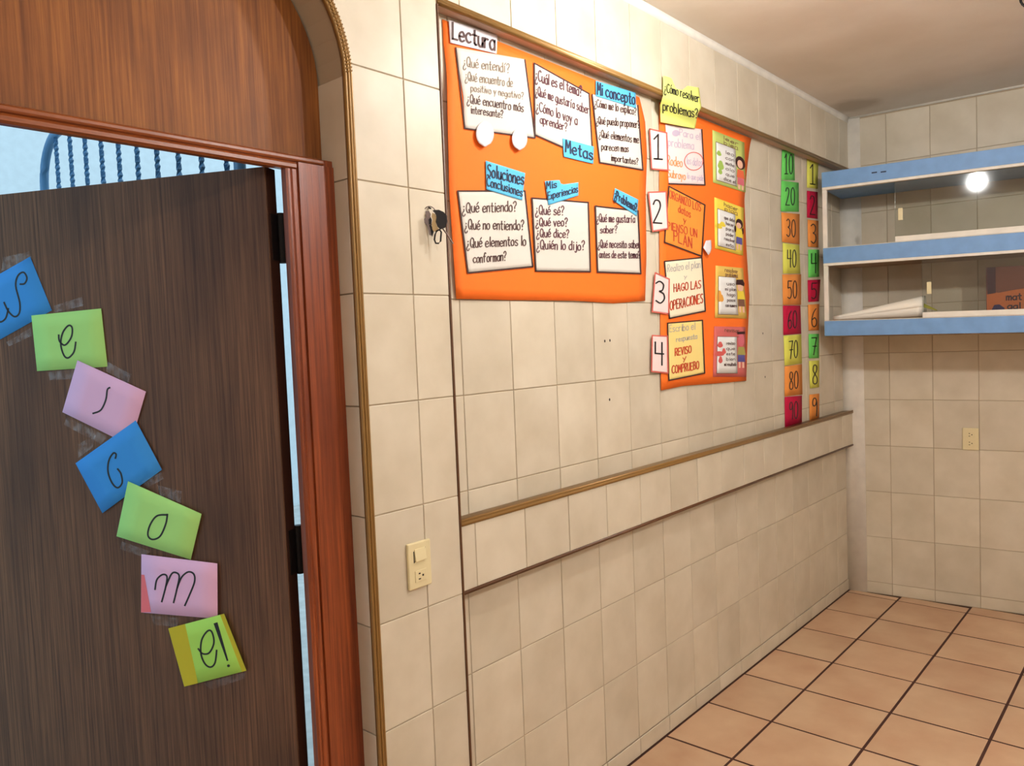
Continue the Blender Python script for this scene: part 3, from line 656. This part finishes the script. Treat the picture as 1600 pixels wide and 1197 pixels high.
s = c2('step_sheet', ((1045, 290.6), (1102, 320), (1097, 401), (1038, 379)), 'p_or2', [('ORGANIZO LOS', (1046, 309), (1095, 331), 12, 1.2), ('datos', (1060, 331), (1079, 340), 12, 1.2), ('y', (1068, 347), (1072, 349), 9, 1.2), ('PIENSO UN', (1043, 358), (1089, 371), 12, 1.3), ('PLAN', (1053, 376), (1081, 388), 16, 1.6)], 'ink_red', 'TRBL')
s = c2('step_sheet', ((1038, 408), (1097, 402), (1102.6, 486.5), (1046, 498)), 'p_cream', [('HAGO LAS', (1053, 456), (1095, 450), 12, 1.5), ('OPERACIONES', (1047, 485), (1098, 473), 14, 1.6)], 'ink_red', 'TRBL')
lettering(s, h2, 2.95, [('Realizo el plan', (1043, 425), (1094, 418), 11, 1.0), ('y', (1069, 435), (1073, 435), 6, 1.0)], M['ink_grey'])
s = c2('step_sheet', ((1043, 504.5), (1098, 500), (1101.5, 583.5), (1045, 595)), 'p_yel', [('REVISO', (1055, 556), (1080, 551), 11, 1.6), ('y', (1067, 564), (1072, 562), 8, 1.3), ('COMPRUEBO', (1050, 584), (1092, 576), 12, 1.6)], 'ink_red', 'TRBL')
lettering(s, h2, 2.95, [('Escribo el', (1046, 519), (1086, 515), 11, 1.0), ('respuesta', (1057, 534), (1089, 529), 8, 1.0)], M['ink_grey'])
for d, cn, c, hh, ln in (('1', ((1015, 201), (1042, 207), (1044, 266.6), (1018, 264.5)), (1022, 248), 38, 0), ('2', ((1013, 300), (1041, 299), (1044, 358), (1020, 362)), (1021, 348), 36, 0),
                     ('3', ((1023.7, 425.6), (1046, 435.7), (1045, 491), (1019, 487.6)), (1025, 473), 34, 0), ('4', ((1019, 523.7), (1043, 524.8), (1044, 583.5), (1018, 581)), (1024, 570), 35, 0)):
    o = c2('number_card', cn, 'p_num', [(d, c, (c[0]+13, c[1]+1), hh, 2.3, .05, 5)], 'ink', 'TRBL', lay=4, bmat='border_red', label='pale pink card with number %s' % d)
# yellow heading that folds over the gold trim
def hY(px, py, layer=0):
    def prof(z):
        a, b = -.010, DB-.017
        if z > 2.284: return a
        if z < 2.236: return b
        t = (2.284-z)/.048; t = t*t*(3-2*t); return a+(b-a)*t
    y = .0
    for _ in range(8):
        p = hit_plane(px, py, (0, y, 0), (0, 1, 0)); y = .5*y+.5*(prof(p[2])-.002*math.sin(25*p[0])-layer*.0011)
    return hit_plane(px, py, (0, y, 0), (0, 1, 0))
o = sheet('yellow_heading', (1036, 118), (1092, 137), (1086, 201), (1032.4, 191), hY, 0, M['p_yellow'], None, 24, 44, top=((1049, 122), (1056, 138), (1066, 141), (1074, 134)), right=((1096, 168), (1090, 178)), left=((1036, 150), (1031, 165)))
tag(o, 'yellow paper heading folded over the gold trim above the four step poster', 'sign')
lettering(o, hY, 1.2, [('\u00bfC\u00f3mo resolver', (1038, 143), (1092, 160), 14, 1.4), ('problemas?', (1036, 172), (1090, 185), 15, 1.5)], M['ink'])
f_ = sheet('curled_tab', (1103, 376), (1111, 375), (1112, 388), (1099, 387), lambda a, b, l: h2(a, b, 3+(b-372)*.5), 0, M['p_title'], P2, 4, 4, bottom=((1108, 400),))
# four printed worksheets
def bil(c, u, v):
    c = [np.array(p, float) for p in c]; p = (c[0]*(1-u)+c[1]*u)*(1-v)+(c[3]*(1-u)+c[2]*u)*v; return (p[0], p[1])
def worksheet(c, pap, blob, kid, title, rows, lab):
    o = sheet('worksheet', *c, h2, 2, M[pap], P2, 8, 8); o['label'] = lab
    B = lambda pts: [bil(c, u, v) for u, v in pts]
    sheet('white_panel', *B([(.11, .20), (.72, .20), (.74, .93), (.11, .93)]), h2, 2.75, M['w_white'], o, 6, 6, thick=.0002)
    mb = MB()
    for seg in ([(.11, .20), (.11, .93)], [(.11, .93), (.74, .93)], [(.11, .20), (.80, .20)]): ribbon(mb, B(seg), .7, h2, 3.4)
    write(mb, title[0], bil(c, .34, .10), bil(c, .80, .115), 6, .8, h2, 3.0)
    if len(title) > 1: write(mb, title[1], bil(c, .36, .185), bil(c, .78, .19), 5.5, .8, h2, 3.0)
    mb.build('printed_lines', M['k_brown'], o)
    mb = MB()
    for i, r in enumerate(rows): write(mb, r, bil(c, .40 if len(r) < 7 else .34, .36+i*.105), bil(c, .66 if len(r) < 7 else .70, .36+i*.105), 5, .8, h2, 3.4)
    mb.build('printed_text', M['ink_brown'], o)
    for e in blob[1]: flat('printed_blob', B([(e[0]+e[2]*math.cos(t)*(1+.2*math.sin(3*t)), e[1]+e[3]*math.sin(t)) for t in [i*math.pi/8 for i in range(16)]]), h2, 3.3, M[blob[0]], o)
    E = lambda cx, cy, rx, ry: B([(cx+rx*math.cos(t), cy+ry*math.sin(t)) for t in [i*math.pi/9 for i in range(18)]])
    hairc, shirt, pants, style = kid
    x = .86
    if style == 'bob': flat('drawn_hair', E(x, .44, .15, .13), h2, 3.3, M[hairc], o); flat('drawn_face', E(x-.01, .47, .085, .085), h2, 3.6, M['k_skin'], o); y = .58
    elif style == 'tails':
        flat('drawn_hair', E(x, .36, .12, .10), h2, 3.3, M[hairc], o); flat('drawn_hair', E(x-.14, .49, .035, .07), h2, 3.3, M[hairc], o); flat('drawn_hair', E(x+.12, .49, .03, .07), h2, 3.3, M[hairc], o)
        flat('drawn_face', E(x-.02, .40, .085, .06), h2, 3.6, M['k_skin'], o); y = .48
    elif style == 'short': flat('drawn_face', E(x, .38, .10, .09), h2, 3.3, M['k_skin'], o); flat('drawn_hair', B([(x-.15, .34), (x-.12, .24), (x+.10, .23), (x+.15, .30), (x+.13, .36), (x, .335)]), h2, 3.6, M[hairc], o); y = .46
    else: flat('drawn_face', E(x, .26, .10, .13), h2, 3.3, M[shirt], o); flat('drawn_hair', B([(x-.12, .10), (x+.12, .09), (x+.12, .14), (x-.12, .15)]), h2, 3.6, M[hairc], o); y = .40; shirt = 'k_olive'
    flat('drawn_shirt', B([(x-.09, y), (x+.09, y), (x+.13, y+.16), (x-.12, y+.16)]), h2, 3.45, M[shirt], o)
    flat('drawn_skirt', B([(x-.10, y+.16), (x+.10, y+.16), (x+.11, y+.30), (x-.11, y+.30)]), h2, 3.45, M[pants], o)
    for dx in (-.055, .055): flat('drawn_leg', B([(x+dx-.03, y+.30), (x+dx+.03, y+.30), (x+dx+.03, min(.97, y+.42)), (x+dx-.03, min(.97, y+.42))]), h2, 3.45, M['k_skin'], o)
worksheet(((1113, 203), (1163, 222.8), (1165, 301), (1114, 285)), 'w_green', ('k_green', [(.20, .40, .07, .05), (.25, .62, .09, .09), (.23, .74, .06, .06)]), ('k_hair', 'k_shirt', 'k_pinkp', 'bob'), ('leer', 'bien'), ('leo', 'con', 'mucha', 'atencion'.replace('tencion', 'lo'), 'que', 'dice el'), 'green bordered worksheet with a drawn girl in an orange top')
worksheet(((1116, 308), (1162, 325), (1161, 399.6), (1117, 388)), 'w_yellow', ('k_yellow', [(.14, .54, .12, .05), (.28, .48, .10, .05)]), ('k_hair', 'k_yellow', 'k_blue', 'tails'), ('hacer', 'plan'), ('que debo', 'hacer', 'para', 'poder', 'resolver', 'esto'), 'yellow bordered worksheet with a drawn girl in pigtails')
worksheet(((1118, 415), (1161, 419), (1167, 498), (1117, 496.6)), 'w_tan', ('k_orange', [(.14, .58, .09, .11), (.22, .62, .06, .07)]), ('k_hair', 'k_yellow', 'k_brown', 'short'), ('resolver', 'problema'), ('uso', 'mi plan', 'hago', 'pasos', 'con numero'), 'tan bordered worksheet with a drawn black haired boy')
worksheet(((1116, 510), (1164.7, 511), (1166, 589), (1114, 589)), 'w_red', ('k_red', [(.20, .36, .08, .06), (.18, .54, .14, .05), (.32, .49, .06, .06), (.22, .66, .06, .07)]), ('k_hair', 'k_pinkp', 'k_blue', 'none'), ('revisar',), ('reviso', 'que', 'este', 'bien', 'mi resultado'), 'red bordered worksheet with a drawn boy in blue trousers')

# ================================================================== NUMBER CARDS on the recess wall
hC = wall_surface(DB-.0012, lambda x, z: .0012)
TENS = [('10', 'c_green', ((1222, 234), (1241, 237), (1242, 282), (1221, 281))), ('20', 'c_green', ((1221, 282), (1248, 285.5), (1248.4, 331), (1220, 330))),
 ('30', 'c_orange', ((1221, 332), (1249.4, 334.5), (1249.4, 382), (1222, 378))), ('40', 'c_yellow', ((1223, 379.5), (1249, 383), (1250.6, 427.5), (1223.5, 427.5))),
 ('50', 'c_orange', ((1222.5, 429), (1251.7, 428.5), (1251.7, 476.5), (1223.5, 476.5))), ('60', 'c_red', ((1223.5, 477.5), (1250.6, 477.5), (1252, 521.5), (1224, 523.5))),
 ('70', 'c_yellow', ((1224.5, 524.5), (1252, 522.5), (1253, 568), (1226, 571.5))), ('80', 'c_orange', ((1226, 572.5), (1253, 569), (1253.8, 616.5), (1226, 619.5))), ('90', 'c_red', ((1226, 620.5), (1253, 618), (1253, 662), (1226.6, 667)))]
ONES = [('1', 'c_yellow', ((1261, 249), (1278.7, 252), (1277.6, 295), (1261, 293))), ('2', 'c_red', ((1261, 298), (1277.6, 300), (1277.6, 342), (1261, 340))), ('3', 'c_orange', ((1262, 343), (1278.7, 345), (1278.7, 386.7), (1262.6, 385.6))),
 ('4', 'c_green', ((1263, 390), (1279.7, 390), (1280, 432.5), (1263, 433.6))), ('5', 'c_red', ((1262, 437.7), (1282, 436.7), (1279.5, 471), (1263, 472))), ('6', 'c_orange', ((1262.5, 476), (1280, 475), (1279.5, 516), (1263.6, 516.5))),
 ('7', 'c_green', ((1263.6, 522), (1279.5, 521.7), (1279.5, 559.5), (1264, 560))), ('8', 'c_yellow', ((1264, 564), (1280, 563), (1280, 605), (1265.7, 607))), ('9', 'c_orange', ((1264.6, 616.7), (1280, 615), (1280, 655), (1265, 657)))]
CN = dict(c_green='green', c_orange='orange', c_yellow='yellow', c_red='crimson')
WORD = {'1': 'one', '2': 'two', '3': 'three', '4': 'four', '5': 'five', '6': 'six', '7': 'seven', '8': 'eight', '9': 'nine', '10': 'ten', '20': 'twenty', '30': 'thirty', '40': 'forty', '50': 'fifty', '60': 'sixty', '70': 'seventy', '80': 'eighty', '90': 'ninety'}
for lst, grp in ((TENS, 'column of tens cards'), (ONES, 'column of single digit cards')):
    for ci, (d, mt, c) in enumerate(lst):
        o = sheet('number_card', *c, hC, 0, M[mt], None, 3, 3)
        where = 'just above the card %s' % WORD[lst[ci+1][0]] if ci == 0 else 'just below the card %s' % WORD[lst[ci-1][0]]
        tag(o, '%s paper card reading %s, %s' % (CN[mt], WORD[d], where), 'card', grp)
        if len(d) == 2: s, e, hh, lw = bil(c, .27 if d[0] != '1' else .25, .79), bil(c, .76 if d[0] != '1' else .85, .78), 27 if d[0] != '1' else 31, 1.5
        else: s, e, hh, lw = bil(c, .30, .86), bil(c, .76, .86), .70*(c[3][1]-c[0][1]), 1.6
        lettering(o, hC, .6, [(d, s, e, hh, lw, .05, 5)], M['ink'])

# ================================================================== WELCOME CARDS on the door leaf
NI3 = np.array([NI[0], NI[1], 0.0]); D0 = np.array([C1[0], C1[1], 0.0])
def hD(px, py, layer=0): return hit_plane(px, py, D0+NI3*(.0012+.0012*layer), NI3)
def cr(pts, oy, s=2.857): return [(x/s, oy+y/s) for x, y in pts]
CARDS = [
 ('d_blue', 'W', ((-53, 458), (47, 401), (81, 485), (-20, 542)), [cr([(90, 183), (110, 180), (120, 155), (105, 130), (80, 145), (70, 190), (88, 265), (86, 312), (65, 328), (38, 305), (18, 265)], 380), cr([(37, 292), (25, 335), (0, 352), (-30, 340)], 380)], 'bright blue paper card with a cursive W on the dark door'),
 ('d_green', 'e', ((49, 493), (158, 482), (168, 573), (58, 580)), [cr([(262, 410), (266, 438), (290, 455), (318, 420), (322, 378), (305, 368), (280, 400), (271, 450), (285, 500), (305, 512), (330, 485), (338, 442)], 380)], 'light green paper card with a lone cursive e on the dark door'),
 ('d_pink', 'l', ((121, 563), (228, 612), (203.5, 696), (97.5, 644)), [cr([(490, 645), (479, 655), (472, 700), (450, 745), (415, 760)], 380)], 'pink paper card with a slanted l stroke on the dark door'),
 ('d_blue', 'c', ((118, 724), (212, 657), (253, 734), (160, 802)), [cr([(515, 960), (518, 942), (505, 938), (486, 970), (482, 1020), (500, 1070), (525, 1092), (545, 1070), (540, 1030), (525, 1008)], 380)], 'blue paper card with a cursive c on the dark door'),
 ('d_green', 'o', ((200, 752), (315, 803), (298, 874.5), (182, 838)), [cr([(745, 70), (700, 75), (670, 115), (660, 160), (680, 180), (715, 165), (740, 110), (747, 68)], 780)], 'light green paper card with a letter o on the dark door'),
 ('d_pink', 'm', ((221, 866), (339.5, 880.5), (340, 967), (220.5, 957)), [cr([(692, 403), (700, 360), (725, 337), (745, 345), (740, 390), (722, 458)], 780), cr([(740, 390), (765, 335), (785, 328), (800, 345), (790, 400), (775, 462)], 780), cr([(790, 400), (810, 350), (840, 325), (865, 335), (868, 370), (845, 430), (825, 475)], 780)], 'pink paper card with a cursive m and reddened corners on the dark door'),
 ('d_lime', 'e!', ((263, 982), (350, 959), (385, 1048), (288, 1073)), [cr([(885, 668), (905, 690), (935, 685), (955, 640), (945, 592), (925, 590), (900, 630), (897, 690), (915, 735), (940, 750), (960, 730), (967, 675)], 780)], 'lime paper card with e and an exclamation mark on the dark door'),
]
TAPES = {0: [[(5, 402), (46, 393), (50, 404), (2, 424)], [(10, 535), (48, 512), (50, 525), (14, 541)]], 1: [[(84, 478), (128, 464), (130, 478), (86, 488)], [(74, 581), (118, 577), (116, 592), (78, 594)]],
 2: [[(168, 565), (205, 585), (200, 600), (166, 580)], [(104, 652), (168, 682), (158, 694), (100, 664)]], 3: [[(122, 694), (150, 680), (144, 700), (122, 716)], [(222, 752), (252, 738), (256, 748), (230, 762)]],
 4: [[(246, 758), (284, 768), (282, 786), (250, 774)], [(190, 846), (236, 862), (222, 870), (188, 858)]], 5: [[(236, 962), (280, 966), (276, 980), (240, 976)]], 6: [[(318, 1068), (384, 1050), (382, 1060), (330, 1078)]]}
for i, (mt, ch, c, strokes, lab) in enumerate(CARDS):
    lay = i*.8
    o = sheet('letter_card', *c, hD, lay, M[mt], None, 4, 4); tag(o, lab, 'card', 'welcome letter cards on the door')
    mb = MB()
    for st in strokes: ribbon(mb, smooth_pts(st, 5), 2.7, hD, lay+.5)
    if ch == 'e!':
        a = np.array(cr([(962, 552), (1016, 722)], 780)); d = a[1]-a[0]; n = np.array([-d[1], d[0]])/np.linalg.norm(d)
        q = [a[0]-n*3.2, a[0]+n*3.2, a[1]+n*1.3, a[1]-n*1.3]; mb.add([hD(*p, lay+.5) for p in q], [(0, 1, 2, 3)])
        mb.add([hD(*p, lay+.5) for p in ell(1020/2.857, 780+744/2.857, 2.4, 2.2, 10)], [tuple(range(10))])
        flat('folded_strip', [bil(c, 0, 0), bil(c, .30, 0), bil(c, .22, 1), bil(c, 0, 1)], hD, lay+.35, M['d_olive'], o)
        flat('folded_strip', [bil(c, .93, 0), bil(c, 1, 0), bil(c, 1, 1), bil(c, .93, 1)], hD, lay+.35, M['d_olive'], o)
    if ch == 'm':
        flat('red_corner', [bil(c, 0, .35), bil(c, .04, .35), bil(c, .13, .98), bil(c, 0, 1)], hD, lay+.35, M['d_rose'], o)
    mb.build('lettering', M['ink'], o)
    for t in TAPES.get(i, []): flat('tape', t, hD, lay+.25 if i else .1, M['tape'], o)

# ================================================================== BLUE SHELVES on the end wall
XF = 3.188; SD = 3.60-XF-.006; SLOPE = -.018
sh = empty('wall_shelf', (XF, 0, 0)); sh.rotation_euler = (0, 0, BKR)
tag(sh, 'blue fronted wall shelf with sliding glass panes in the room corner', 'shelf')
SL = 1.85
def slab(x0, x1, y0, y1, z0, z1):                     # local: x along the wall, y into the wall; the boards sag towards the far end
    b = MB().box(x0, x1, y0, y1, z0, z1, .0012); b.v = [(x, y, z+SLOPE*x) for x, y, z in b.v]; return b
for zb, zt_, lip, under in ((2.154, 2.228, .013, 'blue_board'), (1.778, 1.853, .013, 'shelf_wood'), (1.415, 1.489, 0, 'shelf_wood')):
    b = slab(.003, SL, .018, SD, zb-.006, zt_-.004).build('shelf_board', M[under], sh)
    f = slab(.003, SL, 0, .018, zb, zt_).build('front_board', M['blue_board'], sh)
    if lip: slab(.003, SL, .001, .030, zb-lip, zb-.0001).build('white_lip', M['white_paint'], f)
    if zb < 2: slab(.003, SL, -.001, .006, zt_, zt_+.0025).build('white_edge', M['white_paint'], f)
for z0, z1 in ((1.853, 2.141), (1.489, 1.765)):
    slab(.003, .024, .004, .024, z0+.003, z1).build('end_batten', M['white_paint'], sh)
for z0, z1, s0, hs, hz in ((1.853, 2.141, .330, .345, 1.985), (1.489, 1.765, .442, .462, 1.630)):
    g = slab(s0, s0+.95, .012, .016, z0+.026, z1-.002).build('glass_pane', M['glass'], sh)
    slab(s0, SL, .008, .020, z0+.0035, z0+.029).build('glass_rail', M['white_paint'], sh)
    slab(hs, hs+.019, .004, .0115, hz-.028, hz+.028).build('pane_handle', M['cream_plastic'], g)
slab(SL-.02, SL, .018, SD, 1.49, 2.145).build('end_panel', M['white_paint'], sh)
# screw marks on the top front board
c = np.array([XF, 0, 0]); 
for s_, z_ in ((.245, 2.194), (.285, 2.192)):
    b = MB().box(s_-.012, s_+.012, -.0006, .001, z_-.003, z_+.003); b.v = [(x, y, z+SLOPE*x) for x, y, z in b.v]; b.build('screw_mark', M['ink_navy'], sh)
# paper roll lying on the bottom shelf
def shelf_pt(s, y, z):
    n = np.array([1.0, BKS])/math.hypot(1, BKS); p = np.array([XF, 0])+BKD*s+n*y; return np.array([p[0], p[1], z+SLOPE*s])
zs = 1.4925
mb = MB(); nseg = 20; v = []; fcs = []
for k in range(13):
    t = k/12; r = .010+.044*t
    c = shelf_pt(.030+.415*t, .075, zs+r)
    for q in range(nseg+1):
        a = 2*math.pi*q/nseg*1.06; rr = r*(1-.10*q/nseg); d = np.array([BKD[1], -BKD[0], 0]); 
        v.append(c+d*rr*math.cos(a)+np.array([0, 0, 1])*(rr*math.sin(a)+(rr-r)*.5))
fcs = [(k*(nseg+1)+q, k*(nseg+1)+q+1, (k+1)*(nseg+1)+q+1, (k+1)*(nseg+1)+q) for k in range(12) for q in range(nseg)]
roll = tag(empty('paper_roll'), 'cream sheet of paper rolled into a cone on the bottom shelf', 'paper roll')
o = mk('rolled_sheet', v, fcs, M['roll'], roll, True); md = o.modifiers.new('thickness', 'SOLIDIFY'); md.thickness = .0015
v = []; 
for k in range(6):
    for q in range(6):
        a = math.pi*(-.42+.84*q/5); r = .042*(1-k/5*.85)
        c = shelf_pt(.41+.085*k/5, .075, zs+.050-.020*k/5); d = np.array([BKD[1], -BKD[0], 0]); v.append(c+d*r*math.cos(a+math.pi/2)+np.array([0, 0, 1])*r*math.sin(a+math.pi/2)*.9)
o = mk('inner_sheet', v, [(k*6+q, k*6+q+1, (k+1)*6+q+1, (k+1)*6+q) for k in range(5) for q in range(5)], M['roll_yel'], roll, True)
md = o.modifiers.new('thickness', 'SOLIDIFY'); md.thickness = .001
# book standing behind the glass
bk = empty('book'); tag(bk, 'orange and purple book standing behind the lower glass pane', 'book')
bs, bw, bh, by = .690, .19, .225, .16
def bbox(name, s0, s1, y0, y1, z0, z1, mat, par):
    b = MB().box(s0, s1, y0, y1, z0, z1); b.v = [tuple(shelf_pt(x, y, z)) for x, y, z in b.v]; return b.build(name, mat, par)
bbox('pages', bs+.002, bs+bw-.003, by+.003, by+.021, zs+.003, zs+bh-.003, M['book_page'], bk)
cv = bbox('cover', bs, bs+bw, by, by+.003, zs, zs+bh, M['book_or'], bk); bbox('cover', bs, bs+bw, by+.021, by+.024, zs, zs+bh, M['book_or'], bk); bbox('spine', bs-.002, bs, by, by+.024, zs, zs+bh, M['book_pu'], bk)
def bpoly(name, pts, mat, off=.0006): return mk(name, [shelf_pt(bs+x, by-off, zs+z) for x, z in pts], [tuple(range(len(pts)))], mat, cv)
bpoly('cover_print', [(0, .12), (.045, .105), (.10, .115), (.19, .125), (.19, .225), (0, .225)], M['book_br'])
bpoly('cover_print', [(.002, .10), (.036, .105), (.036, .225), (.002, .225)], M['book_pu'], .0009)
bpoly('cover_print', [(.0, 0), (.072, 0), (.07, .035), (.05, .052), (.03, .05), (.015, .02)], M['book_bl'], .0009)
def hbook(px, py, layer): return shelf_pt(bs+px, by-.0012, zs-py)
mb = MB(); write(mb, 'mat', (.078, -.070), (.135, -.070), .030, .006, hbook, 0); write(mb, 'gal', (.082, -.030), (.130, -.030), .026, .006, hbook, 0)
mb.build('lettering', M['book_pu'], cv)

# ================================================================== SMALL THINGS
def plate(name, label, x, z, rz=0.0, org=(0, 0), rocker=True):
    r = tag(empty(name, (org[0]+math.cos(rz)*x, org[1]+math.sin(rz)*x, z), rz), label, 'switch' if rocker else 'outlet')
    MB().box(-.036, .036, -.009, -.0003, -.056, .056, .003).build('cover_plate', M['cream_plastic'], r)
    zr = .022
    if rocker:
        MB().add([(-.017, -.009, .010), (.017, -.009, .010), (.017, -.009, .040), (-.017, -.009, .040), (-.017, -.015, .012), (.017, -.015, .012), (.017, -.0105, .040), (-.017, -.0105, .040)], [(4, 5, 6, 7), (0, 1, 5, 4), (1, 2, 6, 5), (2, 3, 7, 6), (3, 0, 4, 7)]).build('rocker', M['cream_plastic'], r)
        g = MB(); g.box(-.020, -.0175, -.0095, -.0088, .008, .036); g.box(.0175, .0185, -.0095, -.0088, .010, .040); g.build('rocker_gap', M['dark_hole'], r)
        socks = (-.026,)
    else: socks = (.022, -.022)
    for zc in socks:
        f = MB().box(-.018, .018, -.0108, -.009, zc-.014, zc+.014, .0008).build('socket_face', M['cream_plastic'], r)
        for dx, dz, w, h in ((-.005, .006, .0028, .0016), (-.005, -.007, .0034, .0014), (.006, 0, .0024, .0024)):
            MB().box(dx-w, dx+w, -.0112, -.0107, zc+dz-h, zc+dz+h).build('socket_slot', M['dark_hole'], f)
    return r
plate('light_switch', 'cream switch plate with a rocker and a socket beside the doorway', .435, .925)
plate('wall_outlet', 'cream double outlet plate on the end wall below the shelves', .557, .866, BKR, BK0, False)
# bunch of keys hanging on a nail
K0 = np.array([.553, -.030, 1.755]); KN = np.array([-.62, -.785, 0.0])
def hK(px, py, off=0.0): return hit_plane(px, py, K0+KN*off, KN)
ky = tag(empty('key_bunch', (0, 0, 0)), 'bunch of keys with a black fob hanging on the pier tiles', 'keys')
p = hK(671, 326); MB().tube([(p[0]+.004, .003, p[2]+.006), (p[0]+.002, (p[1])*.6, p[2]+.002), p+np.array([0, -.004, 0])], .0022, 6).build('nail', M['black_metal'], ky)
def loop(name, pts, r, mat, off=0.0): return MB().tube([hK(x, y, off) for x, y in pts], r, 7, True).build(name, mat, ky, True)
M['steel'] = plain('steel', (104, 90, 86), .4, .8); M['brass'] = plain('brass', (168, 140, 96), .4, .6)
loop('key_ring', ell(671, 337, 11, 14.5, 22), .0011, M['steel'], .002)
def slabk(name, pts, off, th, mat):
    n = len(pts); v = [hK(x, y, off) for x, y in pts]+[hK(x, y, off)+KN*th for x, y in pts]
    return mk(name, v, [tuple(range(n)), tuple(range(2*n-1, n-1, -1))]+[(i, (i+1) % n, n+(i+1) % n, n+i) for i in range(n)], mat, ky)
z = lambda pts: [(640+x/13.3, 310+y/13.3) for x, y in pts]
slabk('key_fob', z([(480, 262), (600, 255), (700, 300), (765, 380), (775, 500), (740, 610), (640, 650), (580, 590), (545, 480), (560, 370), (520, 300)]), .010, .012, M['black_metal'])
slabk('key', z([(470, 300), (530, 330), (560, 400), (545, 470), (560, 560), (610, 660), (560, 690), (500, 690), (470, 640), (460, 520), (480, 440), (455, 380)]), .006, .002, M['brass'])
slabk('key', z([(330, 270), (400, 260), (440, 330), (430, 400), (390, 440), (400, 560), (430, 640), (450, 780), (415, 760), (385, 640), (370, 560), (310, 510), (300, 430), (340, 400)]), .003, .002, M['steel'])
slabk('key', z([(350, 330), (420, 350), (460, 450), (450, 560), (500, 700), (470, 800), (430, 720), (400, 560), (360, 450)]), .0, .002, M['black_metal'])
loop('snap_hook', z([(560, 680), (530, 760), (515, 860), (545, 930), (600, 935), (645, 890), (650, 800), (660, 700), (620, 650)]), .0022, M['black_metal'], .008)
MB().tube([hK(*q_, .004) for q_ in z([(690, 630), (760, 720), (830, 830), (905, 945)])], .0021, 6).build('cord_stub', M['brown_trim'], ky)
# looped black cable on the ceiling at the far side
cb_ = []
for a in range(13):
    t = math.pi*a/12; cb_.append((2.50-.004, -.955-.045*math.cos(t)*-1 if False else -.985+.045*math.cos(t), ZCEIL-.002-.040*math.sin(t)))
tag(MB().tube(cb_, .0042, 8).build('ceiling_cable', M['black_metal'], None, True), 'short black cable looping down from the ceiling', 'cable')

# ================================================================== origins at each thing's base
def rebase(o):
    pts = []
    for q in [o]+list(o.children)+[g for ch in o.children for g in ch.children]:
        if q.type == 'MESH':
            off = Vector((0, 0, 0)); w = q
            while w is not None: off += w.location; w = w.parent
            pts += [v.co+off for v in q.data.vertices]
    lo = [min(p[i] for p in pts) for i in range(3)]; hi = [max(p[i] for p in pts) for i in range(3)]
    c = Vector(((lo[0]+hi[0])/2, (lo[1]+hi[1])/2, lo[2]))
    if o.type == 'MESH': o.data.transform(Matrix.Translation(-c))
    o.location = c
    for ch in o.children: ch.location = ch.location-c
for o in list(S.objects):
    if o.parent is None and 'category' in o and o.location.length == 0: rebase(o)
